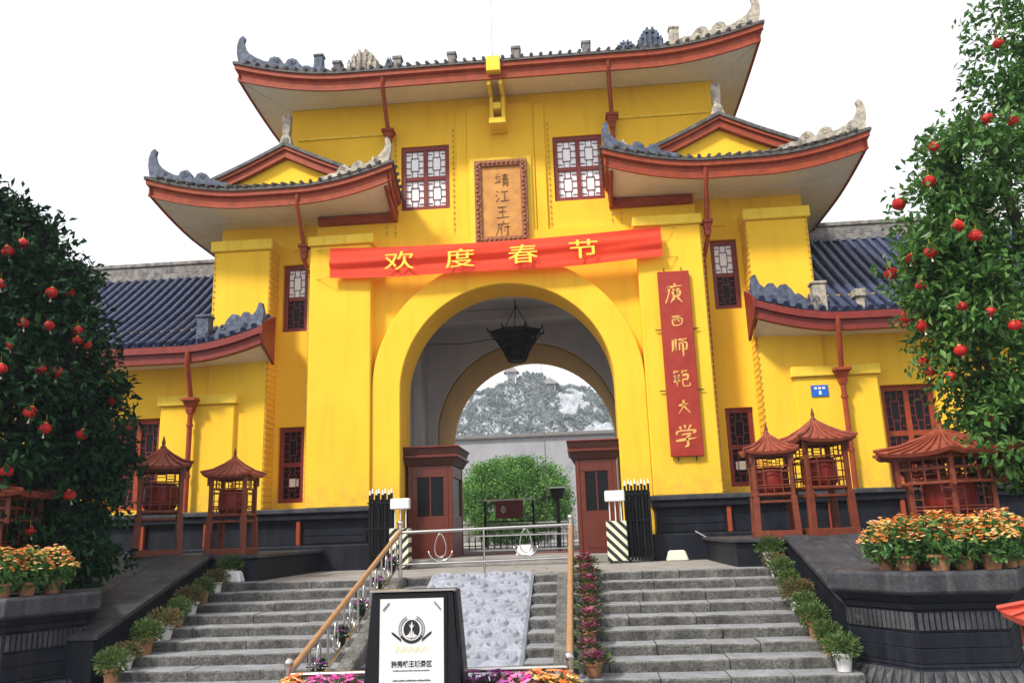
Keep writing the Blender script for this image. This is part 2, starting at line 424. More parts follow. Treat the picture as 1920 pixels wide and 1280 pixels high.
# terraces and sloping cheek walls
def terrace(s):
    side = 'left' if s < 0 else 'right'
    t = thing('terrace_wall', 'black stone terrace with sloping cheek wall on the %s of the stairs' % side, 'terrace wall')
    MB(s).box(4.2, 14, -4.05, -.3, GZ - .05, .40).build('wall', M['black'], t, bev=.02)
    MB(s).box(4.14, 14, -4.12, -.31, .402, .47).build('coping', M['black_top'], t, bev=.012)
    P = [(-4.13, .43), (-7.6, -.54), (-7.6, GZ - .05), (-4.13, GZ - .05)]
    MB(s).prism(P, fyz, 5.06, 6.72).build('cheek_wall', M['black'], t, bev=.02)
    n = 6
    for i in range(n):      # cap stones
        a = i / n; b = (i + 1) / n - .002
        pt = lambda q: (-4.14 - 3.47 * q, .437 - .97 * q)
        (ya, za), (yb, zb) = pt(a), pt(b)
        for x0, x1 in ((5.0, 5.87), (5.88, 6.78)):
            MB(s).prism([(ya, za), (yb, zb), (yb, zb + .07), (ya, za + .07)], fyz, x0, x1).build('cap_stone', M['black_top'], t, bev=.006)
    return t
terrace(-1); terrace(1)

# ------------------------------------------------------------------ gatehouse
G = thing('gatehouse', 'tall yellow gatehouse with round arch and upturned red-edged roofs', 'gatehouse')
Y_, W_ = M['yellow'], M['plaster']
def arch_poly(hw, z0, zt, r, zc, n=40):
    return [(-hw, z0), (-hw, zt), (hw, zt), (hw, z0), (r, z0)] + [(r * math.cos(math.pi * i / n), zc + r * math.sin(math.pi * i / n)) for i in range(n + 1)] + [(-r, z0)]
MB().prism(arch_poly(3.3, 0, 7.95, 2.545, 4.0), fxz, .36, 1.3).build('arch_wall', Y_, G)
n = 48
ring = [(3.22 * math.cos(math.pi * i / n), 4 + 3.22 * math.sin(math.pi * i / n)) for i in range(n + 1)]
inn = [(2.53 * math.cos(math.pi * i / n), 4 + 2.53 * math.sin(math.pi * i / n)) for i in range(n + 1)]
MB().prism([(3.22, 0)] + ring + [(-3.22, 0), (-2.53, 0)] + inn[::-1] + [(2.53, 0)], fxz, .08, .358).build('arch_ring', Y_, G, bev=.02)
# upper front wall, window openings cut
uw = [(1.33, 2.58, 8.72, 10.47), (-2.58, -1.33, 8.72, 10.47), (4.752, 5.5, 7.951, 9.12), (-5.5, -4.752, 7.951, 9.12)]
holes_wall(MB(), -5.5, 5.5, 7.951, 11.85, .5, .85, uw).build('upper_wall', Y_, G)
for s in (-1, 1):
    MB(s).box(5.2, 5.5, .852, 11.4, 7.951, 11.85).build('upper_side_wall', Y_, G)
    MB(s).box(3.305, 3.6, 1.302, 7.8, 0, 7.95).build('passage_side_wall', M['plaster_dim'], G)
    MB(s).box(3.6, 5.2, 1.22, 1.4, 0, 8.9).build('inner_wall', Y_, G)
MB().box(-5.5, 5.5, 11.402, 11.7, 0 + 6.9, 11.85).build('rear_upper_wall', Y_, G)
# mouldings of the upper front wall
for s in (-1, 1):
    MB(s).box(2.98, 5.3, .45, .499, 10.83, 10.90).build('string_course', M['yellow_trim'], G, bev=.01)
    MB(s).box(.86, 1.14, .44, .499, 7.96, 11.42).build('pilaster_strip', Y_, G, bev=.012)
MB().box(-.859, .859, .40, .499, 7.96, 11.46).build('centre_panel', Y_, G, bev=.015)
# flagpole bracket under the main eave
b = MB()
for s in (-1, 1):
    b.prism([(.399, 10.62), (-.12, 10.72), (-.12, 11.35), (-.70, 11.38), (-.70, 11.60), (-.5, 11.66), (-.45, 11.60), (.399, 11.55)], fyz, *( (.10, .19) if s > 0 else (-.19, -.10)))
b.box(-.21, .21, -.22, .39, 10.60, 10.76)
b.box(-.099, .099, -.2, .3, 11.0, 11.18)
b.box(-.17, .17, -.93, -.70, 11.62, 12.02)
b.build('flagpole_bracket', M['yellow_trim'], G, bev=.015)
# pylons
for s in (-1, 1):
    MB(s).box(3.225, 4.75, .0, 1.2, 1.38, 7.72).build('pylon', Y_, G, bev=.02)
    MB(s).box(3.16, 4.81, -.07, 1.19, 7.721, 7.97).build('pylon_cap', M['yellow_trim'], G, bev=.02)
    # side bay wall with its two tall windows
    hb = [(5.1, 5.75, 5.82, 7.6), (5.1, 5.75, 1.56, 3.4)]
    holes_wall(MB(s), 4.752, 5.88, 1.38, 9.3, .9, 1.2, hb).build('bay_wall', Y_, G)
    MB(s).box(5.881, 7.43, .9, 4.0, 8.13, 9.3).build('attic_wall', Y_, G)
    MB(s).box(5.881, 7.34, .3, 4.0, 1.38, 7.83).build('tower', Y_, G, bev=.02)
    MB(s).box(5.82, 7.41, .22, 4.0, 7.831, 8.11).build('tower_cap', M['yellow_trim'], G, bev=.02)
    z = 1.44
    while z < 7.75:     # raised brick courses on the tower's inner cheek
        MB(s).box(5.862, 5.8805, .31, .895, z, z + .130).build('brick_course', Y_, G, bev=.012)
        z += .146
# light strings with their clips along the corners
def clip_string(x, y, z0, z1, dx=.05):
    m = MB()
    m.tube([(x, y, z0), (x, y, z1)], .004, 5)
    z = z0
    while z < z1:
        m.box(x - dx / 2, x + dx / 2, y - .008, y + .01, z, z + .016)
        z += .15
    m.build('light_string', M['cable'], G)
for s in (-1, 1):
    clip_string(s * 2.95, .48, 7.98, 10.7); clip_string(s * 2.72, .48, 7.98, 10.7)
    clip_string(s * 1.22, .48, 7.98, 10.9)
    clip_string(s * 4.765, .02, 1.45, 7.7, .07)
    clip_string(s * 5.86, .285, 1.45, 7.8, .07)
    clip_string(s * 7.30, .288, 5.9, 7.8, .06)

def window(x0, x1, z0, z1, y, parent, cols=2, rows=2, pane=M['pane'], fw=.11, lat=True, s=1, frame_m=None, panes=None):
    """red frame in the opening, lattice bars and panes as sub-parts"""
    x0, x1 = (x0, x1) if s > 0 else (-x1, -x0)
    f = MB()
    x0 += .004; x1 -= .004; z0 += .004; z1 -= .004
    f.box(x0, x0 + fw, y, y + .1, z0, z1); f.box(x1 - fw, x1, y, y + .1, z0, z1)
    f.box(x0 + fw, x1 - fw, y, y + .1, z0, z0 + fw); f.box(x0 + fw, x1 - fw, y, y + .1, z1 - fw, z1)
    cw = (x1 - x0 - 2 * fw - (cols - 1) * fw) / cols; ch = (z1 - z0 - 2 * fw - (rows - 1) * fw) / rows
    for i in range(1, cols): xx = x0 + fw + i * (cw + fw) - fw; f.box(xx, xx + fw, y + .012, y + .1, z0 + fw, z1 - fw)
    for j in range(1, rows):
        zz = z0 + fw + j * (ch + fw) - fw
        for i in range(cols): a = x0 + fw + i * (cw + fw); f.box(a, a + cw, y + .018, y + .1, zz, zz + fw)
    wn_ = f.build('window', frame_m or M['dark_red'], parent, bev=.006)
    for i in range(cols):
        for j in range(rows):
            a = x0 + fw + i * (cw + fw); c = z0 + fw + j * (ch + fw)
            pm = pane if panes is None else panes[(i + j * cols) % len(panes)]
            MB().box(a, a + cw, y + .066, y + .08, c, c + ch).build('pane', pm, wn_)
            if lat:
                l = MB(); t = .017; yy = (y + .045, y + .062)
                iw = cw * .26; ih = ch * .24
                bx = lambda p, q, r_, t_: l.box(p, q, *yy, r_, t_)
                bx(a + iw, a + iw + t, c + ih, c + ch - ih); bx(a + cw - iw - t, a + cw - iw, c + ih, c + ch - ih)
                bx(a + iw + t, a + cw - iw - t, c + ih, c + ih + t); bx(a + iw + t, a + cw - iw - t, c + ch - ih - t, c + ch - ih)
                for q in (.12, .37, .63, .88):
                    zc = c + ch * q - t / 2
                    bx(a, a + iw, zc, zc + t); bx(a + cw - iw, a + cw, zc, zc + t)
                for q in (.34, .66):
                    xc = a + cw * q - t / 2
                    bx(xc, xc + t, c, c + ih); bx(xc, xc + t, c + ch - ih, c + ch)
                l.build('lattice', M['dark_red'], wn_)
    return wn_
for s in (-1, 1):
    window(1.33, 2.58, 8.72, 10.47, .55, G, 2, 2, s=s)
    window(5.1, 5.75, 5.82, 7.6, 1.0, G, 1, 2, s=s, panes=[M['glass'], M['pane']])
    window(5.1, 5.75, 1.56, 3.4, 1.0, G, 1, 2, s=s, pane=M['glass'])
    MB(s).box(5.27, 5.50, 1.062, 1.068, 1.95, 2.15).build('paper_notice', M['white'], G)

# roofs --------------------------------------------------------------
def outline(x0, x1, y0, y1, z, lift, Ln, n=28, flare=0, inset=0, dz=0):
    cor = [(x0, y0), (x1, y0), (x1, y1), (x0, y1)]; cx, cy = (x0 + x1) / 2, (y0 + y1) / 2
    P = []
    for c in range(4):
        a = Vector(cor[c]); b = Vector(cor[(c + 1) % 4]); Lg = (b - a).length
        for i in range(n):
            q = .5 - .5 * math.cos(math.pi * i / n)
            p = a.lerp(b, q); d = min(q, 1 - q) * Lg
            k = max(0, 1 - d / Ln) ** 1.9
            fx = math.copysign(1, p.x - cx); fy = math.copysign(1, p.y - cy)
            ix = -fx if abs(abs(p.x - cx) - (x1 - x0) / 2) < 1e-4 else 0
            iy = -fy if abs(abs(p.y - cy) - (y1 - y0) / 2) < 1e-4 else 0
            P.append(Vector((p.x + fx * flare * k + ix * inset, p.y + fy * flare * k + iy * inset, z + lift * k + dz)))
    return P
def loft(mb, A, B, rows=1, f=lambda t: t):
    n = len(A); vs = []
    for j in range(rows + 1):
        t = j / rows
        for a, b in zip(A, B):
            p = a.lerp(b, t); p.z = a.z + (b.z - a.z) * f(t); vs.append(p)
    return mb.add(vs, [(j * n + i, j * n + (i + 1) % n, (j + 1) * n + (i + 1) % n, (j + 1) * n + i) for j in range(rows) for i in range(n)])
def roof(par, x0, x1, y0, y1, z, lift, Ln, top, ztop, wall, zs, flare=.12):
    O = lambda inset=0, dz=0: outline(x0, x1, y0, y1, z, lift, Ln, 28, flare, inset, dz)
    T = outline(*top, ztop, 0, 1)
    sag = lambda t: t ** 1.25
    rf = loft(MB(), O(-.06, .02), T, 5, sag)
    nT = len(T); 
    loft(rf, O(-.06, .02), O(-.06, -.05)); loft(rf, O(-.06, -.05), O(.1, -.05))
    rf.add([Vector((top[0], top[2], ztop)), Vector((top[1], top[2], ztop)), Vector((top[1], top[3], ztop)), Vector((top[0], top[3], ztop))], [(0, 1, 2, 3)])
    r_ = rf.build('roof', M['tile_old'], par, smooth=R(40))
    tl = MB()       # cover tiles running up from the eave
    E_ = O(-.09, .03)
    segs = len(E_) // 4
    for c in range(4):
        if c == 2: continue
        a_ = E_[c * segs:(c + 1) * segs] + [E_[((c + 1) * segs) % len(E_)]]
        t_ = T[c * segs:(c + 1) * segs] + [T[((c + 1) * segs) % len(T)]]
        Lg = (a_[-1] - a_[0]).length; m = int(Lg / .24)
        for i in range(1, m):
            q = math.acos(1 - 2 * i / m) / math.pi * segs
            k = min(int(q), segs - 1); f = q - k
            A = a_[k].lerp(a_[k + 1], f); B = t_[k].lerp(t_[k + 1], f)
            pts = []
            for tt in (0, .33, .66, 1):
                p = A.lerp(B, tt); p.z = A.z + (B.z - A.z) * sag(tt) + .02; pts.append(p)
            tl.tube(pts, .045, 6)
    o_ = tl.build('cover_tiles', M['tile_old'], r_, smooth=R(50)); o_['kind'] = 'stuff'
    gut = MB(); loft(gut, O(-.02, -.052), O(-.02, -.17)); loft(gut, O(-.02, -.17), O(.06, -.21)); loft(gut, O(-.02, -.052), O(.3, -.052)); loft(gut, O(.06, -.21), O(.3, -.21))
    gut.build('gutter', M['red'], par, smooth=R(30))
    fb = MB(); loft(fb, O(.065, -.20), O(.075, -.40)); loft(fb, O(.075, -.40), O(.045, -.405)); loft(fb, O(.045, -.405), O(.045, -.455)); loft(fb, O(.045, -.455), O(.105, -.455)); loft(fb, O(.065, -.20), O(.105, -.20)); loft(fb, O(.105, -.2), O(.105, -.455))
    fb.build('fascia_board', M['red'], par, smooth=R(30))
    loft(MB(), O(.09, -.435), outline(*wall, zs, 0, 1), 3, lambda t: 1 - (1 - t) ** 1.6).build('soffit', M['soffit'], par, smooth=True)
    return r_
mr = roof(G, -6.35, 6.35, -.8, 12.7, 11.95, .42, 2.6, (-4.2, 4.2, 4.0, 8), 13.9, (-5.5, 5.5, .48, 11.72), 11.72)
MB().box(-5.3, 5.3, 3.7, 8.3, 13.7, 14.3).build('ridge', M['ridge'], mr, bev=.05)
HORN = [(0, -.05), (-.06, .24), (-.07, .46), (-.02, .66), (.07, .77), (.13, .73), (.10, .58), (.15, .43), (.26, .31), (.44, .22), (.64, .16), (.76, .16), (.80, .27), (.90, .34), (1.02, .33), (1.10, .24), (1.13, .15), (1.20, .17), (1.25, .28), (1.36, .34), (1.48, .30), (1.55, .19), (1.62, .12), (1.76, .14), (1.86, .10), (2.05, .08), (2.1, -.05)]
def horn(par, corner, d, lift, Ln, m, sc_=1, prof=HORN, th=.16):
    d = Vector((d[0], d[1], 0)).normalized(); pr = Vector((-d.y, d.x, 0)); c = Vector(corner)
    def fn(a, b_, t):
        q = max(0, 1 - a * sc_ / Ln) ** 1.9
        return c + d * a * sc_ + pr * (t if b_ < .3 else t * .7) + Vector((0, 0, b_ * sc_ + lift * (q - 1)))
    o = MB().prism(prof, fn, -th / 2, th / 2)
    # scroll rolls on the humps
    for u_, v_, rr in ((.93, .22, .07), (1.37, .22, .07), (.38, .13, .05)):
        for t in (-1, 1):
            o.tube([fn(u_ + rr * 1.25 * q * math.cos(7.5 * q), v_ + rr * 1.25 * q * math.sin(7.5 * q), t * th * .5) for q in np.linspace(.12, 1, 13)], .017 * sc_, 5)
    return o.build('ridge_horn', m, par, bev=.012, smooth=R(25))
for s in (-1, 1):
    m = M['orn_blue'] if s < 0 else M['orn_pale']
    horn(mr, (s * 6.42, -.80, 12.42), (-s, .03), .38, 2.3, m, 1.0)
    o = MB(s); o.frustum(4.42, -.64, 11.98, 12.50, .13, .10, .11, .09); o.box(4.29, 4.55, -.75, -.53, 12.501, 12.57); o.build('ridge_post', m, mr, bev=.015)
# figures and small posts along the main roof
def cluster(x, y, z, wd, ht, m):
    """stepped crest with upright ribs"""
    o = MB()
    for k, (f, h0, h1) in enumerate(((1, 0, .55), (.72, .55, .82), (.42, .82, 1))):
        o.box(x - wd / 2 * f, x + wd / 2 * f, y - .07 + .01 * k, y + .07 - .01 * k, z + ht * h0 + .001 * k, z + ht * h1)
        n_ = max(2, int(5 * f * wd / .6))
        for i in range(n_):
            xx = x + wd / 2 * f * (2 * (i + .5) / n_ - 1)
            o.frustum(xx, y - .085 + .01 * k, z + ht * h0, z + ht * h1 + .05, wd * f / n_ * .33, .03, wd * f / n_ * .2, .02)
    o.build('ridge_figure', m, mr, bev=.01)
cluster(-3.3, -.62, 11.95, .8, .62, M['orn_pale']); cluster(-2.62, -.62, 11.95, .25, .35, M['orn_blue'])
cluster(3.85, -.62, 11.97, .62, .6, M['orn_blue']); cluster(3.25, -.62, 11.95, .5, .32, M['orn_blue'])
for x, z in ((-3.95, 12.1), (-2.42, 12.1), (-1.05, 12.1), (.55, 12.12), (2.28, 12.12)):
    o = MB(); o.frustum(x, -.6, z - .15, z + .18, .075, .075, .10, .10); o.box(x - .12, x + .12, -.72, -.48, z + .181, z + .26)
    o.build('roof_lamp_post', M['ridge'], mr, bev=.01)

def gable(par, s, cx, hw, zb, zp, y):
    """small front gable on the side roof"""
    g = MB(s).prism([(cx - hw, zb), (cx + hw, zb), (cx, zp)], fxz, y, 7).build('gable', M['yellow'], par)
    sl = (zp - zb) / hw
    def sweep(e, t0, t1, y0, y1, m, name, lenx=0):
        for d in (-1, 1):
            P = []
            N_ = 10
            for i in range(N_ + 1):
                q = i / N_; x = cx + d * (hw + lenx) * q
                z = zp - sl * (hw + lenx) * q + e - .025 * math.sin(math.pi * q)
                P.append((x, z))
            poly = [(x, z + t1) for x, z in P] + [(x, z + t0) for x, z in P[::-1]]
            MB(s).prism(poly, fxz, y0, y1).build(name, m, g, bev=.008)
    sweep(.02, -.02, .17, y - .16, y - .02, M['red'], 'barge_board', .10)
    sweep(.02, .172, .26, y - .22, y + .3, M['red'], 'barge_board', .14)
    sweep(.02, .262, .36, y - .26, 5.5, M['tile_old'], 'gable_tiles', .30)
    # ridge with its upright finial
    MB(s).box(cx - .09, cx + .09, y - .2, 5.5, zp + .33, zp + .52).build('ridge', M['ridge'], g, bev=.03)
    f = MB(s)
    f.frustum(cx, y - .05, zp + .34, zp + .62, .17, .12, .09, .1)
    f.frustum(cx, y - .05, zp + .6, zp + .72, .07, .08, .10, .1)
    f.prism([(cx - .10, zp + .72), (cx + .10, zp + .72), (cx + .12, zp + 1.15), (cx + .07, zp + 1.2), (cx + .02, zp + 1.08), (cx - .04, zp + 1.24), (cx - .11, zp + 1.18)], fxz, y - .13, y + .03)
    f.build('finial', M['orn_pale'], g, bev=.015)
for s in (-1, 1):
    x0, x1 = (2.63, 8.45) if s > 0 else (-8.45, -2.63)
    tp = (3.9, 7.0, .5, 8) if s > 0 else (-7.0, -3.9, .5, 8)
    wl = (2.8, 7.42, .492, 8.6) if s > 0 else (-7.42, -2.8, .492, 8.6)
    r_ = roof(G, x0, x1, -.8, 9.6, 9.0, .42, 2.3, tp, 9.62, wl, 8.66)
    MB(s).grid(lambda u, v: (4.752 + 2.69 * u, .488 + .415 * v, 8.655 + .005 * v), 2, 2).build('soffit', M['soffit'], G)
    gable(G, s, 5.38, 1.62, 9.30, 10.05, -.1)
    horn(r_, (s * 8.53, -.82, 9.50), (-s, .04), .38, 2.2, M['orn_blue'] if s < 0 else M['orn_pale'], .95)
    horn(r_, (s * 2.58, -.82, 9.48), (s, .04), .38, 2.0, M['orn_pale'] if s < 0 else M['orn_blue'], .82)
    for x, m in ((7.75, 'orn_pale'), (3.05, 'orn_pale')):       # small seated beasts
        b_ = MB(s); b_.frustum(x, -.62, 9.24, 9.52, .07, .05, .05, .04); b_.frustum(x - .02, -.62, 9.5, 9.72, .05, .04, .02, .02); b_.ball((x + .03, -.62, 9.56), .07, 7, 5); b_.build('roof_beast', M[m], r_, bev=.01)
    # red bearer and barge against the main wall
    MB(s).box(2.66, 4.70, .36, .499, 8.42, 8.64).build('wall_beam', M['red'], G, bev=.012)
    MB(s).prism([(-.72, 8.96), (.36, 8.86), (.36, 8.42), (.10, 8.42), (-.72, 8.86)], fyz, 2.66, 2.74).build('end_board', M['red'], G, bev=.01)

# downpipes with hopper heads
def downpipe(par, pts, r=.05, hop=None, m=M['red'], head=.13):
    o = MB(); o.tube(pts, r, 8)
    for z in (pts[-1][2] + .8, pts[-1][2] + 2.0):
        if z < pts[-2][2]: o.tube([(pts[-1][0], pts[-1][1], z), (pts[-1][0], pts[-1][1], z + .06)], r * 1.35, 8)
    d = o.build('downpipe', m, par, smooth=R(50))
    if hop:
        x, y, z = hop; h = MB()
        h.frustum(x, y, z - .16, z, r * 1.3, r * 1.3, head, head); h.box(x - head - .03, x + head + .03, y - head - .03, y + head + .03, z + .002, z + .08)
        h.frustum(x, y, z - .30, z - .162, r * 1.1, r * 1.1, r * 1.6, r * 1.6)
        h.build('hopper_head', m, d, bev=.012)
for s in (-1, 1):
    downpipe(G, [(s * 2.78, -.74, 11.83), (s * 2.78, -.74, 11.55), (s * 2.86, .28, 10.75), (s * 2.86, .28, 10.2)], .055, (s * 2.86, .28, 10.78))
    downpipe(G, [(s * 4.86, -.74, 8.9), (s * 4.86, -.74, 8.5), (s * 4.93, .02, 7.8), (s * 4.93, .10, 7.4), (s * 4.87, .62, 7.0), (s * 4.85, .78, 1.45)], .055, (s * 4.93, .06, 7.72), head=.10)

# black plinth
for s in (-1, 1):
    MB(s).box(3.10, 5.99, -.42, .9, -.02, .56).build('plinth_base', M['black'], G, bev=.03)
    MB(s).box(3.22, 5.99, -.2, .9, .562, 1.10).build('plinth_panel', M['black'], G, bev=.01)
    MB(s).box(3.14, 5.99, -.34, .9, 1.102, 1.26).build('plinth_moulding', M['black'], G, bev=.03)
    MB(s).box(3.08, 5.99, -.40, .895, 1.262, 1.375).build('plinth_coping', M['black_top'], G, bev=.02)
    for j in range(3): MB(s).box(3.25, 4.70, -.216, -.201, .60 + j * .165, .74 + j * .165).build('plinth_course', M['black'], G, bev=.004)
    MB(s).box(4.74, 4.83, -.30, -.217, .563, 1.10).build('plinth_post', M['red'], G, bev=.008)

# passage -------------------------------------------------------------
MB().box(-3.3, 3.3, -.22, 12.2, 0, .17).build('passage_floor', M['paving'], G, bev=.01)
MB().box(-3.3, 3.3, 1.301, 8.0, 7.35, 7.6).build('ceiling', M['plaster_dim'], G)
for y in (2.9, 5.4): MB().box(-3.3, 3.3, y, y + .35, 7.02, 7.349).build('ceiling_beam', M['plaster_dim'], G, bev=.02)
for s in (-1, 1):
    for y in (2.9, 5.4): MB(s).box(3.1, 3.304, y, y + .35, .171, 7.02).build('wall_pilaster', W_, G, bev=.02)
MB().prism(arch_poly(3.6, .17, 7.6, 3.0, 3.85), fxz, 7.8, 8.0).build('inner_rear_wall', M['plaster_dim'], G)
MB().prism(arch_poly(5.2, .0, 7.6, 2.95, 3.85), fxz, 8.001, 11.4).build('rear_arch', M['yellow_shaded'], G)
MB().box(-1.7, 1.7, 2.0, 3.2, .171, .19).build('threshold', M['carpet'], G)

# ------------------------------------------------------------------ side wings
def wing(s):
    side = 'left' if s < 0 else 'right'
    Wg = thing('side_wing', 'low yellow wing with dark blue tiled roof on the %s of the gatehouse' % side, 'wing')
    hs_ = [(8.55, 9.75, 1.5, 3.7), (10.6, 11.8, 1.5, 3.7)]
    holes_wall(MB(s), 7.342, 13.4, 1.38, 5.9, .42, .75, hs_).build('wall', M['yellow'], Wg)
    MB(s).box(13.1, 13.4, .752, 7, 1.38, 5.9).build('end_wall', M['yellow'], Wg)
    MB(s).box(7.342, 13.4, 7.001, 7.3, 0, 5.9).build('rear_wall', M['yellow'], Wg)
    MB(s).box(6.6, 8.45, .2, .7, 1.38, 3.93).build('pilaster', M['yellow'], Wg, bev=.02)
    MB(s).box(6.53, 8.52, .13, .69, 3.931, 4.17).build('pilaster_cap', M['yellow_trim'], Wg, bev=.02)
    MB(s).box(9.9, 10.45, .2, .7, 1.38, 4.5).build('pilaster', M['yellow'], Wg, bev=.02)
    for a in (8.55, 10.6):
        window(a, a + 1.2, 1.5, 3.7, .55, Wg, 2, 2, pane=M['glass'], fw=.12, s=s, frame_m=M['red'])
    # plinth
    MB(s).box(5.991, 13.5, -.40, .9, -.02, .56).build('plinth_base', M['black'], Wg, bev=.03)
    MB(s).box(5.991, 13.45, -.2, .9, .562, 1.10).build('plinth_panel', M['black'], Wg, bev=.01)
    MB(s).box(5.991, 13.5, -.32, .9, 1.102, 1.26).build('plinth_moulding', M['black'], Wg, bev=.03)
    MB(s).box(5.991, 13.5, -.38, .895, 1.262, 1.375).build('plinth_coping', M['black_top'], Wg, bev=.02)
    for x in (6.9, 8.4): MB(s).box(x, x + .09, -.30, -.201, .563, 1.10).build('plinth_post', M['red'], Wg, bev=.008)
    # roof
    X0, X1, XT = 5.75, 13.9, 7.42
    def lift(x): return .38 * max(0, 1 - (x - X0) / 1.9) ** 1.8
    def ez(x): return 5.27 + lift(x)
    RY, RZ = 3.5, 8.30
    def sz(x, t):     # point on the slope, slight sag
        y = -.5 + (RY + .5) * t
        z = ez(x) + (RZ - ez(x)) * t - .13 * math.sin(math.pi * t)
        return (x, y, z)
    rf = MB(s)
    tk = .21
    rf.grid(lambda u, v: sz(X0 + (XT - X0) * u, tk * v), 10, 3)
    rf.grid(lambda u, v: sz(XT + (X1 - XT) * u, v), 16, 10)
    rf.grid(lambda u, v: (XT + (X1 - XT) * u, RY + 4.2 * v, RZ - 3.2 * v), 4, 4)
    r_ = rf.build('roof', M['tile'], Wg, smooth=True)
    ed = MB(s)
    ed.grid(lambda u, v: (X0 + (X1 - X0) * u, -.5 - .03 * (1 - v), ez(X0 + (X1 - X0) * u) + .03 - .08 * v), 24, 1)
    def row(x, tmax, name='tile_row'):
        m = MB(); n = max(3, int(16 * tmax)); pts = []; rs = []
        for i in range(n):
            t0, t1 = tmax * i / n, tmax * (i + 1) / n
            for t, r in ((t0, .075), (t1 - .004, .062)):
                p = sz(x, t); pts.append((0, p[1] - (.05 if i == 0 and t == 0 else 0), p[2] + .035)); rs.append(r)
        m.tube(pts, rs, 8)
        return m.mesh(name, smooth=R(50))
    base = None; x = X0 + .14
    while x < X1:
        if x < XT: me = row(x, tk)
        elif x < X0 + 1.95: me = row(x, 1)
        else:
            base = base or row(x, 1); me = base
        if not me.materials: me.materials.append(M['tile'])
        o = bpy.data.objects.new('tile_row', me); col.objects.link(o); o.parent = r_; o.location = (s * x, 0, 0)
        x += .262
    # ridge, three courses
    for y, z0, z1 in ((.30, 8.22, 8.42), (.22, 8.421, 8.66), (.30, 8.661, 8.78)):
        MB(s).box(XT + .02, 13.2, RY - y / 2, RY + y / 2, z0, z1).build('ridge_course', M['ridge'], r_, bev=.02)
    MB(s).lathe([(.2, -.12), (.3, -.05), (.3, .05), (.2, .12)], 12, (0, 0, 0)).build('ridge_roundel', M['orn_pale'], r_, bev=.01, loc=(s * 13.0, RY - .25, 8.7)).rotation_euler = (R(90), 0, 0)
    # eave: gutter, board, soffit
    def band(y0, y1, d0, d1, m, name):
        N_ = 28
        mb = MB(s)
        for side_y in (0,):
            P = [(X0 + (X1 - X0) * i / N_) for i in range(N_ + 1)]
            vs = []
            for x in P: vs += [(x, y0, ez(x) + d0), (x, y0, ez(x) + d1), (x, y1, ez(x) + d1), (x, y1, ez(x) + d0)]
            fs = [(i * 4 + j, i * 4 + (j + 1) % 4, i * 4 + 4 + (j + 1) % 4, i * 4 + 4 + j) for i in range(N_) for j in range(4)] + [[0, 1, 2, 3], [N_ * 4 + j for j in (3, 2, 1, 0)]]
            mb.add(vs, fs)
        return mb.build(name, m, Wg, smooth=R(30))
    band(-.55, -.3, -.19, -.03, M['dark_red'], 'gutter')
    band(-.47, -.3, -.42, -.192, M['dark_red'], 'fascia_board')
    MB(s).grid(lambda u, v: (X0 + .05 + (X1 - X0 - .05) * u, -.42 + .85 * v, (ez(X0 + (X1 - X0) * u) - .40) * (1 - v) + 4.92 * v), 24, 2).build('soffit', M['soffit'], Wg, smooth=True)
    MB(s).prism([(-.56, ez(X0) + .02), (-.56, ez(X0) - .2), (-.46, ez(X0) - .44), (.29, 4.85), (.29, ez(X0) + .42), (-.3, ez(X0) + .18)], fyz, X0 - .07, X0 - .003).build('end_board', M['dark_red'], Wg, bev=.01)
    PR = [(0, -.05), (-.05, .25), (0, .50), (.08, .56), (.12, .46), (.16, .36), (.26, .30), (.34, .42), (.46, .46), (.54, .36), (.60, .44), (.74, .50), (.86, .40), (.92, .28), (1.02, .30), (1.1, .18), (1.2, -.05)]
    horn(r_, (s * (X0 - .03), -.46, 5.70), (s, .03), .37, 1.9, M['orn_blue'], 1.0, PR, .14)
    o = MB(s); o.box(7.06, 7.36, -.42, -.16, 5.28, 5.95); o.box(7.03, 7.39, -.45, -.13, 5.951, 6.02); o.build('eave_post', M['orn_blue'] if s < 0 else M['orn_pale'], r_, bev=.015)
    if s > 0:
        o = MB(); o.box(8.02, 8.2, -.35, -.15, 5.25, 5.62); o.box(7.97, 8.25, -.4, -.1, 5.621, 5.80); o.build('eave_post', M['orn_pale'], r_, bev=.015)
    px = 7.62
    downpipe(Wg, [(s * (px - .12), -.50, 5.15), (s * (px - .12), -.50, 4.85), (s * px, .02, 4.1), (s * px, .05, 3.7), (s * px, .05, 1.40)], .062, (s * px, .05, 4.0), M['red'], .15)
    return Wg
wing(-1); wing(1)

# ------------------------------------------------------------------ what the arch frames
back = thing('courtyard_wall', 'long pale grey courtyard wall with dark coping seen through the arch', 'wall', (0, 45, 0))
MB().box(-30, 30, 0, .6, 0, 7.75).build('wall', M['wall_grey'], back)
MB().prism([(-.25, 7.751), (.85, 7.751), (.85, 7.9), (.3, 8.15), (-.25, 7.9)], fyz, -30, 30).build('coping', M['tile_old'], back, bev=.03)
MB().box(-30, 30, -.1, -.001, 0, .9).build('wall_base', M['ridge'], back, bev=.03)
rs_ = np.random.RandomState(3)
def vnoise(x, y, sd=0):
    xi, yi = math.floor(x), math.floor(y); fx, fy = x - xi, y - yi
    h = lambda a, b: (math.sin(a * 127.1 + b * 311.7 + sd * 74.7) * 43758.5453) % 1
    fx = fx * fx * (3 - 2 * fx); fy = fy * fy * (3 - 2 * fy)
    return (h(xi, yi) * (1 - fx) + h(xi + 1, yi) * fx) * (1 - fy) + (h(xi, yi + 1) * (1 - fx) + h(xi + 1, yi + 1) * fx) * fy
def fbm(x, y, o=4, sd=0): return sum(vnoise(x * 2 ** k, y * 2 ** k, sd + k) / 2 ** k for k in range(o)) / 1.9
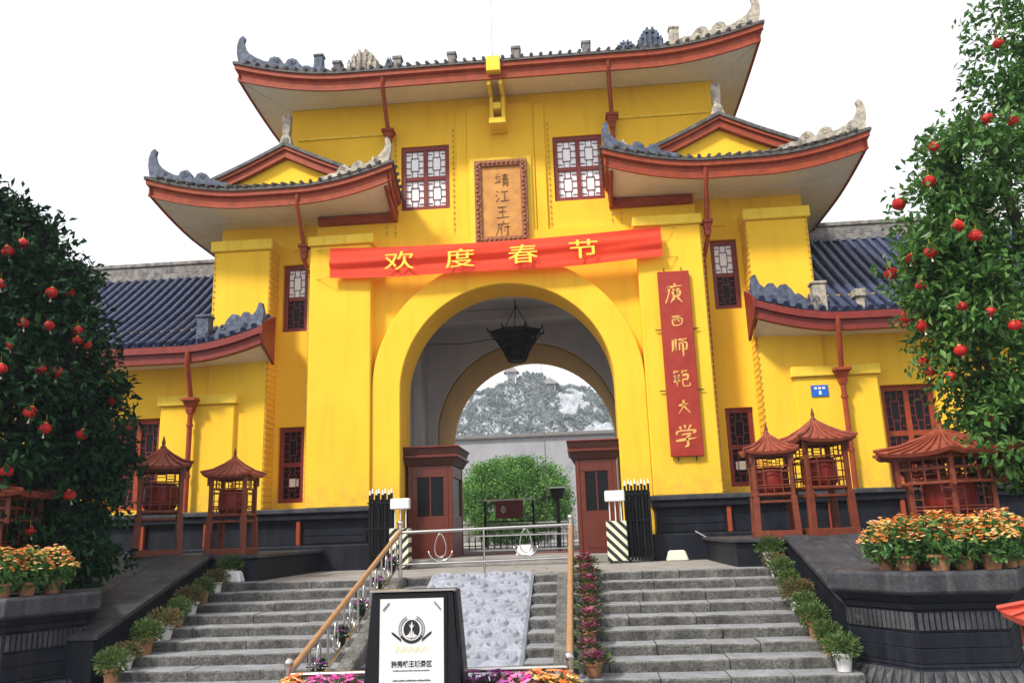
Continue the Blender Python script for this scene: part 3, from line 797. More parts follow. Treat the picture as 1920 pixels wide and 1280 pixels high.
def hz(x, y):
    r = math.hypot((x + 8) / 46, (y - 195) / 52)
    base = 37 * max(0, 1 - r ** 2.2) if r < 1 else 0
    return base * (.80 + .36 * fbm(x * .07, y * .07)) + 6.5 * (fbm(x * .22, y * .22, 3, 5) - .5) * min(1, base / 12) + (fbm(x * .9, y * .9, 2, 8) - .5) * min(1.6, base / 8)
hill = MB().grid(lambda u, v: (-60 + 102 * u, 140 + 110 * v, hz(-60 + 102 * u, 140 + 110 * v) - .1), 150, 110).build('hill', M['limestone'])
structure(hill)

def leaf_cloud(P, size, aspect=.45, jitter=.35, up=.3, seed=0, out=None):
    """folded leaves at points P; returns vertex and face lists"""
    rg = np.random.RandomState(seed); n = len(P)
    d = rg.normal(size=(n, 3)); d[:, 2] -= up
    if out is not None: d += out * 1.1
    d /= np.linalg.norm(d, axis=1)[:, None] + 1e-9
    q = rg.normal(size=(n, 3)); q[:, 2] += 1.2
    x = np.cross(d, q); x /= np.linalg.norm(x, axis=1)[:, None] + 1e-9
    z = np.cross(x, d)
    L_ = size * (1 + jitter * rg.uniform(-1, 1, n))[:, None]; Wd = L_ * aspect
    b = P - d * L_ * .5; t = P + d * L_ * .5
    l = P + x * Wd * .5 + z * Wd * .22; r = P - x * Wd * .5 + z * Wd * .22
    V = np.stack([b, r, t, l], 1).reshape(-1, 3)
    k = np.arange(n)[:, None] * 4
    return V, np.concatenate([k + [0, 1, 2], k + [0, 2, 3]], 0)
def leaf_obj(name, P, size, m, parent=None, kind=None, **kw):
    V, F = leaf_cloud(np.asarray(P, float), size, **kw)
    me = bpy.data.meshes.new(name)
    me.from_pydata(V.tolist(), [], F.tolist())
    me.materials.append(m)
    o = bpy.data.objects.new(name, me); col.objects.link(o)
    if parent: o.parent = parent
    if kind: o['kind'] = kind
    return o
def crown_points(c, rad, nclump, per, cr, seed, shell=.55, zmin=None):
    rg = np.random.RandomState(seed); out = []; nor = []
    c = np.array(c); rad = np.array(rad)
    for i in range(nclump):
        d = rg.normal(size=3); d /= np.linalg.norm(d)
        rr = shell + (1 - shell) * rg.uniform() ** .6
        cc = c + d * rad * rr * rg.uniform(.93, 1.03)
        k = int(per * rg.uniform(.6, 1.4)); r = cr * rg.uniform(.6, 1.35)
        e = rg.normal(size=(k, 3)); e /= np.linalg.norm(e, axis=1)[:, None]
        p = cc + e * r * (rg.uniform(size=(k, 1)) ** .45) * np.array([1, 1, .75])
        out.append(p); nor.append(e * .6 + d * .5)
    P = np.concatenate(out); Nn = np.concatenate(nor)
    if zmin is not None:
        k = P[:, 2] > zmin; P, Nn = P[k], Nn[k]
    return P, Nn
# scrub on the hill, one mass
sp = []
for i in range(34000):
    x = rs_.uniform(-36, 20); y = rs_.uniform(146, 200)
    if fbm(x * .13, y * .13, 3, 11) > .36 and hz(x, y) > 3: sp.append((x, y, hz(x, y) + rs_.uniform(0, 1.0)))
leaf_obj('hillside_scrub', sp, .75, M['scrub'], kind='stuff', aspect=.8)['label'] = 'grey green scrub covering the rocky hill'
# two little pavilions on the crest
def crest_pavilion(x, y, w_, h_, label):
    z = hz(x, y) - .6
    p = thing('crest_pavilion', label, 'pavilion', (x, y, z), group='pavilions on the hill crest')
    m = MB()
    for sx in (-1, 1):
        for sy in (-1, 1): m.box(sx * w_ * .8 - .2, sx * w_ * .8 + .2, sy * w_ * .8 - .2, sy * w_ * .8 + .2, 0, h_)
    m.box(-w_ * .5, w_ * .5, -w_ * .5, w_ * .5, 0, h_ - .02)
    m.build('columns', M['plaster'], p)
    r_ = MB(); r_.frustum(0, 0, h_, h_ + .9, w_ * 1.5, w_ * 1.5, w_ * .9, w_ * .9); r_.frustum(0, 0, h_ + .901, h_ + 2.0, w_ * .9, w_ * .9, .1, .1); r_.build('roof', M['ridge'], p)
crest_pavilion(-14.5, 186, 1.3, 3.0, 'small pale pavilion on the left of the hill crest')
crest_pavilion(-5.0, 188, 1.6, 2.4, 'wider pale pavilion on the right of the hill crest')
# clipped round trees in the courtyard
for (x, y, rx, rz, zc, label, sd_) in ((-2.05, 27, 3.1, 2.3, 2.35, 'big round bright green courtyard tree seen through the arch', 5),):
    t = thing('round_tree', label, 'tree', (x, y, 0))
    P, Nn = crown_points((0, 0, zc), (rx, 1.9, rz), 400, 150, .62, sd_, .68)
    leaf_obj('crown', P, .15, M['leaf_bright'], t, seed=sd_, out=Nn)
    MB().tube([(0, 0, 0), (.05, 0, 1.0), (-.03, .05, 2.0)], [.16, .12, .07], 8).build('trunk', M['bark'], t, smooth=True)
    MB().tube([(0, 0, .9), (.6, .1, 2.0)], [.08, .03], 6).build('limb', M['bark'], t, smooth=True)
    MB().tube([(0, 0, 1.1), (-.6, -.1, 2.2)], [.08, .03], 6).build('limb', M['bark'], t, smooth=True)
fp = MB().tube([(0, 0, 0), (0, 0, 8.6)], [.022, .012], 6)
fp.ball((0, 0, 8.62), .05, 8, 5)
tag(fp.build('courtyard_pole', M['ridge'], smooth=True, loc=(.1, 18, 0)), 'thin grey pole in the courtyard behind the arch', 'pole')
# low metal fence, noticeboard and control box at the far end of the passage
fn_ = thing('courtyard_fence', 'low dark metal fence across the passage beyond the arch', 'fence', (0, 13.2, 0))
for x in np.arange(-3.0, 3.01, .25): MB().box(x - .012, x + .012, -.012, .012, .15, 1.0).build('picket', M['iron'], fn_)
for z in (.2, .62, 1.0): MB().box(-3.05, 3.05, -.02, .02, z, z + .04).build('rail', M['steel'], fn_)
nb = thing('notice_board', 'brown noticeboard with white rails standing beyond the arch', 'noticeboard', (-1.1, 12.4, 0))
MB().box(-.52, .52, -.04, .04, 1.2, 1.84).build('panel', M['dark_red'], nb, bev=.01)
MB().box(-.95, .95, -.05, .05, 1.841, 1.90).build('top_rail', M['white'], nb, bev=.01)
MB().box(-.95, .95, -.045, .045, 1.06, 1.10).build('lower_rail', M['iron'], nb)
for x in (-.9, .9): MB().box(x - .04, x + .04, -.04, .04, 0, 1.84).build('post', M['iron'], nb)
mk = MB().tube([(-.30, -.045, 1.48), (-.26, -.045, 1.62), (-.16, -.045, 1.60), (-.14, -.045, 1.48), (-.22, -.045, 1.40)], .022, 5, True); mk.tube([(-.22, -.045, 1.4), (-.22, -.045, 1.66)], .018, 5)
mk.build('painted_mark', M['white'], nb)
bk = thing('equipment_box', 'black box with pale lid on a post beside the right booth', 'box', (.98, 3.4, .17))
MB().frustum(0, 0, 1.35, 1.62, .12, .12, .2, .18).build('case', M['iron'], bk, bev=.01)
MB().box(-.22, .22, -.2, .2, 1.621, 1.65).build('lid', M['white'], bk, bev=.005)
MB().box(-.05, .05, -.05, .05, 0, 1.35).build('post', M['iron'], bk)

# ------------------------------------------------------------------ writing
def text_mb(body, size, cx, cz, y, xs=1.0, bold=0.0, depth=.004, lean=0):
    cu = bpy.data.curves.new('txt', 'FONT'); cu.body = body; cu.size = size; cu.offset = bold; cu.extrude = depth; cu.align_x = 'CENTER'; cu.align_y = 'CENTER'
    ob = bpy.data.objects.new('txt', cu); col.objects.link(ob)
    dg = bpy.context.evaluated_depsgraph_get()
    me = bpy.data.meshes.new_from_object(ob.evaluated_get(dg))
    mb = MB()
    xs_ = [v.co.x for v in me.vertices]; ys_ = [v.co.y for v in me.vertices]
    mx, my = (min(xs_) + max(xs_)) / 2, (min(ys_) + max(ys_)) / 2
    mb.add([(cx + (v.co.x - mx) * xs, y - v.co.z, cz + v.co.y - my + (v.co.x - mx) * lean) for v in me.vertices], [list(p.vertices) for p in me.polygons])
    bpy.data.objects.remove(ob); bpy.data.curves.remove(cu); bpy.data.meshes.remove(me)
    return mb
def crom(P, n=5):
    P = [Vector((*p, 0)) for p in P]; Q = [P[0] * 2 - P[1]] + P + [P[-1] * 2 - P[-2]]; out = []
    for i in range(1, len(Q) - 2):
        for k in range(n):
            t = k / n; a, b, c, d = Q[i - 1:i + 3]
            out.append(.5 * ((2 * b) + (c - a) * t + (2 * a - 5 * b + 4 * c - d) * t * t + (3 * b - a - 3 * c + d) * t ** 3))
    return out + [P[-1]]
def brush(mb, strokes, cx, cz, size, y, wd=.8, th=.006):
    """brush-written character: tapering ribbons with thickness"""
    for si, s_ in enumerate(strokes):
        C_ = crom(s_); n = len(C_); vs = []
        for i, p in enumerate(C_):
            d = (C_[min(i + 1, n - 1)] - C_[max(i - 1, 0)]).normalized(); q = i / (n - 1)
            w_ = wd * (.38 + .62 * (1 - q) ** .6 * min(1, q * 6 + .55) + .25 * math.sin(q * 5 + si)) * .5
            nx_, ny_ = -d.y * w_, d.x * w_
            f = lambda a, b_, dd: (cx + (a - 5) * size / 10, y - dd, cz + (b_ - 5) * size / 10)
            vs += [f(p.x + nx_, p.y + ny_, th), f(p.x - nx_, p.y - ny_, th), f(p.x - nx_, p.y - ny_, 0), f(p.x + nx_, p.y + ny_, 0)]
        fs = [(i * 4 + j, i * 4 + (j + 1) % 4, i * 4 + 4 + (j + 1) % 4, i * 4 + 4 + j) for i in range(n - 1) for j in range(4)] + [(0, 1, 2, 3), (n * 4 - 1, n * 4 - 2, n * 4 - 3, n * 4 - 4)]
        mb.add(vs, fs)
    return mb
CH = {
 'guang': [[(5, 10), (5.7, 9)], [(1.8, 8.1), (5, 8.6), (8.6, 9)], [(2.6, 8.4), (2.2, 5), (.6, .8)], [(4, 7), (7.4, 7.4)], [(3.6, 5.8), (7.6, 6.2), (6.6, 4), (4, 4)], [(5.4, 7.5), (5.3, 4)], [(3.8, 5), (7, 5.2)], [(4.8, 3.4), (2.8, .8)], [(6.2, 3.2), (8.2, 1)]],
 'xi': [[(2, 8), (8, 8.7)], [(4.4, 8.2), (4, 5)], [(6, 8.3), (6, 5.4), (7.2, 5)], [(2.2, 6.4), (2.8, 2.6), (7.4, 3), (8.2, 6.8), (2.4, 6.2)]],
 'shi': [[(2.2, 8.5), (2, 4), (1.2, 2.2)], [(3.6, 9), (3.5, 3)], [(5, 8.5), (9.2, 9)], [(5.4, 6.8), (5.2, 3.2)], [(5.4, 6.8), (8.8, 7.1), (8.6, 3.8), (7.8, 4)], [(7, 8.8), (7, 4), (7, 0)]],
 'fan': [[(2, 9), (1, 7.4)], [(2, 8.6), (4, 8.8)], [(6, 9.2), (5.2, 7.6)], [(6, 8.8), (8.2, 9)], [(1, 6.2), (4.4, 6.6)], [(1.4, 4.8), (4, 5)], [(.8, 3.4), (4.6, 3.8)], [(2.7, 7), (2.6, .8)], [(5.6, 6.6), (8.2, 6.9), (8, 4.6), (5.8, 4.4), (5.7, 1.6), (6.5, 1), (9, 1.2), (9.3, 2.6)]],
 'da': [[(2.2, 5.8), (8, 6.8)], [(5.2, 9), (4.8, 5.4), (2, 1.2)], [(5, 5.6), (8.4, 1.6)]],
 'xue': [[(2.6, 9), (3.2, 7.6)], [(4.8, 9.6), (5, 8)], [(7.4, 9.6), (6.2, 7.6)], [(1.2, 5.4), (1.8, 6.9), (9, 7.2), (8.2, 6)], [(3.2, 5.4), (7, 5.8), (5.2, 4.2)], [(5.2, 4.4), (5.7, 1.2), (4.2, .2)], [(.6, 2.8), (9.8, 4)]],
 'jing': [[(2.2, 9.2), (2.8, 8.2)], [(1, 7.2), (4.4, 7.5)], [(1.8, 6.4), (2.2, 4.4)], [(3.8, 6.6), (3.2, 4.4)], [(.6, 3.4), (4.6, 4)], [(5.4, 8.2), (9.2, 8.5)], [(5.8, 6.9), (8.8, 7.1)], [(5.2, 5.6), (9.4, 5.9)], [(7.2, 9.4), (7.2, 5.7)], [(6, 4.8), (5.9, 1)], [(6, 4.8), (8.7, 5), (8.6, 1), (7.8, 1.2)], [(6, 3.6), (8.6, 3.7)], [(6, 2.4), (8.6, 2.5)]],
 'jiang': [[(1.6, 8.6), (2.8, 7.8)], [(1, 6), (2.2, 5.2)], [(1.2, 1.4), (3.2, 4)], [(4.4, 7.8), (8.8, 8.2)], [(6.6, 8), (6.5, 2)], [(3.8, 1.8), (9.4, 2.2)]],
 'wang': [[(2, 8.4), (8, 8.8)], [(2.6, 5.4), (7.4, 5.7)], [(1.2, 1.6), (9, 2)], [(5, 8.6), (5, 1.8)]],
 'fu': [[(5, 9.8), (5.6, 8.8)], [(1.8, 8), (9, 8.5)], [(2.4, 8.2), (2, 4.5), (.6, 1)], [(4.6, 7.4), (3, 5)], [(4, 6), (3.9, 1.4)], [(5.2, 6), (9.4, 6.3)], [(7.8, 7.6), (7.8, 1), (6.8, 1.6)], [(5.6, 4.4), (6.3, 3.4)]],
}
# banner over the arch
bn = thing('cloth_banner', 'red cloth banner with four yellow characters stretched above the arch', 'banner', (0, -.2, 0))
def bz(u): return (7.58 + .05 * u - .10 * math.sin(math.pi * u))
def bfn(u, v, off=0):
    x = -4.2 + 8.0 * u
    fold = .048 * math.sin(9 * v + 1.6 * math.sin(4 * u) + 2 * u) + .022 * math.sin(21 * v + 5 * u) + .02 * math.sin(14 * u + 2 * v)
    wv = .02 * math.sin(11 * u) * v
    return (x, fold * (.25 + .75 * math.sin(math.pi * min(1, max(0, v)))) + off, bz(u) - .75 * v - wv)
bm_ = MB(); bm_.grid(lambda u, v: bfn(u, v), 60, 14)
bm_.build('cloth', M['banner'], bn, smooth=True)
for i, (ch, x) in enumerate(zip('欢度春节', (-2.46, -.99, .52, 1.95))):
    u = (x + 4.2) / 8
    t_ = MB()
    for q_, (dx, dz) in enumerate(((-.006, 0), (.006, .001), (0, .004))):
        m_ = text_mb(ch, .50, x + dx, bz(u) - .40 + dz, -.112 - .0015 * q_, 1.5, 0, .0005, .02); t_.add(m_.v, m_.f)
    t_.build('character', M['banner_text'], bn)
for x, z in ((-4.2, 7.58), (-4.2, 6.84), (3.8, 7.62), (3.8, 6.88)):
    MB().tube([(x, 0, z), (x + math.copysign(.45, x), .24, z + .04)], .008, 5).build('tie_cord', M['cable'], bn)
# vertical plaque over the arch
pq = thing('name_plaque', 'upright gold plaque with carved brown frame and four dark characters', 'plaque', (0, .28, 0))
MB().box(-.62, .62, -.01, .115, 7.66, 9.78).build('panel', M['plaque'], pq)
f = MB(); x0, x1, z0, z1 = -.66, .66, 7.62, 9.82
f.box(x0, x0 + .17, -.07, .115, z0, z1); f.box(x1 - .17, x1, -.07, .115, z0, z1); f.box(x0 + .17, x1 - .17, -.07, .115, z1 - .17, z1); f.box(x0 + .17, x1 - .17, -.07, .115, z0, z0 + .17)
fr = f.build('frame', M['plaque_frame'], pq, bev=.015)
k = MB()
for z in np.arange(7.72, 9.72, .115):
    for x in (-.575, .575):
        k.ball((x + random.uniform(-.02, .02), -.072, z), .045, 6, 4); k.bar((x - .05, -.075, z + .02), (x + .05, -.075, z + .06), .02)
for x in np.arange(-.5, .55, .115):
    for z in (9.735, 7.705): k.ball((x, -.072, z), .045, 6, 4)
k.build('frame_carving', M['plaque_frame'], fr, smooth=R(60))
for i, c in enumerate(('jing', 'jiang', 'wang', 'fu')):
    brush(MB(), CH[c], .02, 9.28 - .43 * i, .40, -.016, .62, .006).build('character', M['ink'], pq)
MB().box(-.78, .78, .06, .117, 7.60, 9.95).build('backing_frame', M['yellow_trim'], pq, bev=.02)
# long vertical name board
vb = thing('name_board', 'tall red hanging board with six gold brush characters right of the arch', 'signboard', (4.015, -.08, 0))
MB().box(-.365, .365, -.035, .035, 2.22, 6.54).build('panel', M['board'], vb, bev=.012)
for i, (c, z, sz_c) in enumerate((('guang', 5.98, .50), ('xi', 5.32, .36), ('shi', 4.72, .46), ('fan', 3.98, .44), ('da', 3.33, .40), ('xue', 2.68, .52))):
    brush(MB(), CH[c], .0, z, sz_c, -.037, 1.05, .006).build('character', M['gold'], vb)
for z in (5.15, 3.72):
    MB().bar((-.50, .03, z), (-.366, .03, z), .02).build('wall_bracket', M['iron'], vb); MB().bar((.366, .03, z), (.50, .03, z), .02).build('wall_bracket', M['iron'], vb)
for x in (-.2, .2):
    MB().bar((x, .03, 6.541), (x, .03, 6.64), .02).build('hook', M['iron'], vb); MB().bar((x, .03, 2.12), (x, .03, 2.219), .025).build('hook', M['iron'], vb)
# street number plate
sp_ = thing('number_plate', 'small blue enamel street number plate on the yellow pilaster', 'plate', (7.13, .185, 3.6))
MB().box(-.19, .19, -.012, .012, -.13, .13).build('plate', M['blue'], sp_, bev=.004)
for x in (-.09, 0, .09): MB().box(x - .03, x + .03, -.018, -.0125, .035, .085).build('white_lettering', M['white'], sp_)
MB().box(-.025, .03, -.018, -.0125, -.09, -.005).build('white_lettering', M['white'], sp_)
# flagpole standing in the bracket
fpo = MB().tube([(0, 0, 0), (0, 0, 2.4)], [.012, .009], 6)
tag(fpo.build('flagpole', M['steel'], loc=(-.02, -.80, 12.02)), 'thin pale pole rising from the bracket on the main roof', 'pole')

# ------------------------------------------------------------------ hanging iron lantern
ch = thing('hanging_lantern', 'black iron tiered lantern hanging on chains inside the arch', 'lantern', (-.02, 4.0, 5.42))
def hoop(r, z, t=.022): return [(r * math.cos(R(22.5 + 45 * a)), r * math.sin(R(22.5 + 45 * a)), z) for a in range(8)]
for i, (r0, r1, z0, z1) in enumerate(((.26, .36, .0, .20), (.36, .48, .24, .42), (.50, .64, .46, .66))):
    tr_ = MB(); tr_.tube(hoop(r0, z0), .022, 6, True); tr_.tube(hoop(r1, z1), .026, 6, True); tr_.tube(hoop((r0 + r1) / 2, (z0 + z1) / 2), .012, 5, True)
    tier = tr_.build('tier', M['iron'], ch)
    m = MB()
    for a in range(8):
        for q in (0, .2, .4, .6, .8):
            p0, p1 = Vector(hoop(r0, z0)[a]).lerp(Vector(hoop(r0, z0)[(a + 1) % 8]), q), Vector(hoop(r1, z1)[a]).lerp(Vector(hoop(r1, z1)[(a + 1) % 8]), q)
            m.bar(p0, p1, .022 if q == 0 else .012)
    m.build('lattice', M['iron'], tier)
    MB().lathe([(r0 * .72, z0 + .02), (r1 * .72, z1 - .02)], 8, ph=R(22.5)).build('inner_shade', M['iron'], tier)
rim = MB().lathe([(.64, .67), (.72, .70), (.76, .84), (.70, .85), (.66, .78)], 8, ph=R(22.5)).build('rim', M['iron'], ch, bev=.008)
for a in range(8):
    an = R(22.5 + a * 45); c_, s_ = math.cos(an), math.sin(an)
    MB().tube([(.72 * c_, .72 * s_, .8), (.84 * c_, .84 * s_, .86), (.86 * c_, .86 * s_, .96)], [.03, .025, .012], 6).build('hook', M['iron'], rim, smooth=True)
for a in range(3):
    an = R(30 + a * 120); MB().tube([(.55 * math.cos(an), .55 * math.sin(an), .82), (.02, 0, 1.62)], .012, 5).build('chain', M['iron'], ch)
MB().tube([(0, 0, 1.58), (0, 0, 1.93)], .018, 6).build('hanger', M['iron'], ch)
cab = MB().tube([(-3.28, 4.0, 6.05), (-1.5, 4.0, 6.0), (-.6, 4.0, 6.1)], .012, 5).build('lamp_cable', M['iron'])
tag(cab, 'thin dark cable running from the left wall to the iron lantern', 'cable')

# ------------------------------------------------------------------ booths and gate gear
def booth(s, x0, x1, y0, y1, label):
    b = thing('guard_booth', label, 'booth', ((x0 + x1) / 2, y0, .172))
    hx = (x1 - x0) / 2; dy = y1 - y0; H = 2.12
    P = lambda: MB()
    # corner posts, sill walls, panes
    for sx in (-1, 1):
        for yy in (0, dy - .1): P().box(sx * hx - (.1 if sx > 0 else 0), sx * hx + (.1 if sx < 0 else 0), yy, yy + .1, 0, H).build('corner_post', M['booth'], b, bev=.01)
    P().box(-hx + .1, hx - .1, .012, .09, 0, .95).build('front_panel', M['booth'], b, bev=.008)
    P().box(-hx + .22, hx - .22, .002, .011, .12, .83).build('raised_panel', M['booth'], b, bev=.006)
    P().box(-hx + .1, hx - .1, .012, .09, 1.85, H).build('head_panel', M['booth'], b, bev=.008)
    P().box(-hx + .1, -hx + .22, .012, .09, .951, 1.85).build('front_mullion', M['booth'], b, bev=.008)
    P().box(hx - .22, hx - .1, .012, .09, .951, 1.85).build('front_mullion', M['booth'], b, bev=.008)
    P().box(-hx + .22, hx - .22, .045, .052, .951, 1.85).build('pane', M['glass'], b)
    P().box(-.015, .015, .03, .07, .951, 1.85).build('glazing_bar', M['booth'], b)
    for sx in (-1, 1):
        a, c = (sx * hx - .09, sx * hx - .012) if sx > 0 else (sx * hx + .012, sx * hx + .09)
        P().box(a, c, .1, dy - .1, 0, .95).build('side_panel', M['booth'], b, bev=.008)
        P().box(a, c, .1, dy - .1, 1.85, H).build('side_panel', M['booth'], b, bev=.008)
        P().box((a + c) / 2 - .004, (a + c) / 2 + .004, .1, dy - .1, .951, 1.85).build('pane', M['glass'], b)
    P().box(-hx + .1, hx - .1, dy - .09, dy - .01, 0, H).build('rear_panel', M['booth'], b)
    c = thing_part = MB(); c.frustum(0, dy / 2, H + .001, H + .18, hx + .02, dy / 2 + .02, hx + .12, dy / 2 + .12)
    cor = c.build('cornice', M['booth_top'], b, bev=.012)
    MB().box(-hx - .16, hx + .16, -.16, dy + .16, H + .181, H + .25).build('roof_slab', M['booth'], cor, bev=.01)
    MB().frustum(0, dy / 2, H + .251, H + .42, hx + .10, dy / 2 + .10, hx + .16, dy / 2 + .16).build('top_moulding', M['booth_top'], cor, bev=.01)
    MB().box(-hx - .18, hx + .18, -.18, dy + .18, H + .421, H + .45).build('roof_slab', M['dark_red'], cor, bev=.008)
    return b
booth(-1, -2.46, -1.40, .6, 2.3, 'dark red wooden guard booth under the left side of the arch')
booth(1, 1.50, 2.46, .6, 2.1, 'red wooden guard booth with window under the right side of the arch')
def fold_gate(x0, x1, label):
    g = thing('folding_gate', label, 'gate', ((x0 + x1) / 2, -.62, 0), group='folded black gates beside the arch')
    hw = (x1 - x0) / 2
    for i in range(8):
        x = -hw + .03 + (2 * hw - .06) * i / 7; zt = 1.60 + .03 * (i % 2)
        b = MB().box(x - .024, x + .024, -.05 - .06 * (i % 2), .0 - .06 * (i % 2), .05, zt).build('slat', M['iron'], g, bev=.005)
        MB().frustum(x, -.025 - .06 * (i % 2), zt + .001, zt + .11, .02, .02, .006, .006).build('spear_tip', M['white'], b)
    MB().box(-hw, hw, .01, .07, .1, 1.5).build('backing', M['iron'], g)
    for z in (.3, .85, 1.4): MB().box(-hw, hw, -.135, -.112, z, z + .035).build('rail', M['iron'], g)
    for x in (-hw + .06, hw - .06): MB().lathe([(.03, 0), (.03, .05)], 8, (x, -.03, 0)).build('wheel', M['iron'], g)
fold_gate(-3.08, -2.52, 'black folded sliding gate with white spear tips left of the arch')
fold_gate(2.52, 3.08, 'black folded sliding gate with white spear tips right of the arch')
def stripe_mat(name, sgn):
    m = mat(name, (.75, .74, .55), .5, var=.15, scale=6)
    N = m.node_tree.nodes; L = m.node_tree.links; b = N['Principled BSDF']
    tc = N.new('ShaderNodeTexCoord'); sp = N.new('ShaderNodeSeparateXYZ'); L.new(tc.outputs['Object'], sp.inputs[0])
    ad = N.new('ShaderNodeMath'); ad.operation = 'MULTIPLY_ADD'; ad.inputs[1].default_value = sgn
    L.new(sp.outputs[0], ad.inputs[0]); L.new(sp.outputs[2], ad.inputs[2])
    mo = N.new('ShaderNodeMath'); mo.operation = 'PINGPONG'; mo.inputs[1].default_value = .1; L.new(ad.outputs[0], mo.inputs[0])
    gt = N.new('ShaderNodeMath'); gt.operation = 'GREATER_THAN'; gt.inputs[1].default_value = .05; L.new(mo.outputs[0], gt.inputs[0])
    old = b.inputs['Base Color'].links[0].from_socket
    mx = N.new('ShaderNodeMix'); mx.data_type = 'RGBA'; L.new(gt.outputs[0], mx.inputs['Factor']); L.new(old, mx.inputs['A']); mx.inputs['B'].default_value = (.02, .025, .02, 1)
    L.new(mx.outputs['Result'], b.inputs['Base Color'])
    return m
def barrier(x, sgn, label, lab2):
    g = thing('striped_barrier', label, 'barrier', (x, -.95, 0), group='striped barrier boxes')
    MB().box(-.21, .21, -.16, .16, .05, .86).build('striped_case', stripe_mat('stripes', sgn), g, bev=.012)
    MB().box(-.17, .17, -.12, .12, 0, .049).build('foot', M['step'], g)
    for dx in (-.12, 0, .12): MB().tube([(dx, 0, .861), (dx, 0, 1.26)], .012, 6).build('post', M['white'], g)
    MB().box(-.21, .21, -.08, .08, 1.261, 1.49).build('white_head', M['white'], g, bev=.02)
barrier(-2.30, -1, 'black and pale striped barrier box with white head left of the arch', '')
barrier(2.31, 1, 'black and pale striped barrier box with white head right of the arch', '')
sg = thing('sliding_gate', 'low grey metal sliding gate across the passage floor between the booths', 'gate', (0, 2.6, .19))
for x in np.arange(-1.3, 1.31, .16): MB().box(x - .012, x + .012, -.015, .015, .08, .42).build('bar', M['iron'], sg)
for z in (.06, .42): MB().box(-1.32, 1.32, -.02, .02, z, z + .03).build('rail', M['steel'], sg)
def stone(name, label, cat, loc, w_, h_, m):
    o = MB().frustum(0, 0, 0, h_, w_ / 2, w_ * .35, w_ * .36, w_ * .25).build(name, m, bev=.03, loc=loc)
    return tag(o, label, cat)
stone('stone_block', 'white trapezoid stone block at the head of the left stair flight', 'block', (-4.55, -4.28, 0), .36, .20, M['pot_white'])
stone('stone_block', 'cream trapezoid stone block against the black plinth right of the arch', 'block', (3.55, -.75, 0), .46, .22, M['stripe_pale'])
stone('wrapped_bundle', 'crumpled white bundle lying on the passage floor behind the railing', 'bundle', (.28, .4, .172), .42, .24, M['white'])
st_ = MB().bar((4.0, -.50, .60), (4.38, -.62, .36), .025).build('metal_rod', M['steel'])
tag(st_, 'short metal rod leaning against the black plinth right of the arch', 'rod')

# ------------------------------------------------------------------ railing round the carved slab
XL, XR, YT, YB = -1.56, 1.40, -4.34, -9.8
rl = thing('stair_railing', 'stainless railing with bronze handrails around the carved stone slab', 'railing', (0, YT, 0))
def ry(y): return y - YT
def post(x, y, z0, z1, r=.035):
    p = MB().tube([(x, ry(y), z0), (x, ry(y), z1)], r, 10).build('post', M['steel'], rl, smooth=R(50))
    b_ = MB(); b_.ball((x, ry(y), z1 + .06), .055, 10, 7); b_.tube([(x, ry(y), z1 - .01), (x, ry(y), z1 + .03)], .045, 10)
    b_.build('ball_finial', M['steel'], p, smooth=R(50))
for x in (XL, XR): post(x, YT, 0, .86)
for x in (XL, XR): post(x, YB, GZ, -.62)
def tubepart(name, pts, r, m, n=8): return MB().tube([(p[0], ry(p[1]), p[2]) for p in pts], r, n).build(name, m, rl, smooth=R(60))
tubepart('top_rail', [(XL, YT, .76), (XR, YT, .80)], .028, M['steel'])
tubepart('lower_rail', [(XL, YT, .22), (XR, YT, .25)], .02, M['steel'])
tubepart('baluster', [(-.10, YT, .0), (-.10, YT, .77)], .018, M['steel'])
tubepart('top_rail', [(XL, YB, -.68), (XR, YB, -.66)], .028, M['steel'])
def drop(c, ax, r=.13, par=None):
    """teardrop over a crescent"""
    m = MB(); A = Vector(ax); U = Vector((0, 0, 1)); c = Vector(c)
    pts = []
    for i in range(18):
        a = 2 * math.pi * i / 18; pts.append(c + A * r * .75 * math.sin(a) * (1 - .25 * math.cos(a)) + U * (-r * 1.35 * math.cos(a) * (-1) * (1 if math.cos(a) < 0 else 1.25)))
    m.tube(pts, .012, 6, True)
    m.tube([c + A * r * 1.6 * math.cos(a) + U * (-.05 + r * 1.45 * math.sin(a)) for a in np.linspace(R(185), R(355), 14)], .012, 6)
    m.build('scroll', M['steel'], rl, smooth=True)
drop((-.86, 0, .50), (1, 0, 0)); drop((.62, 0, .54), (1, 0, 0))
for x in (XL, XR):
    zt, zb = .78, -.66
    tubepart('handrail', [(x, YT, zt), (x, YB, zb)], .038, M['handrail'])
    tubepart('lower_rail', [(x, YT, zt - .52), (x, YB, zb - .52)], .022, M['steel'])
    n = 8
    for i in range(1, n):
        y = YT + (YB - YT) * i / n; z = zt + (zb - zt) * i / n
        tubepart('baluster', [(x, y, z - .62), (x, y, z)], .016, M['steel'])
        y2 = YT + (YB - YT) * (i - .5) / n; z2 = zt + (zb - zt) * (i - .5) / n
        drop((x, ry(y2), z2 - .27), (0, 1, -.26), .10)

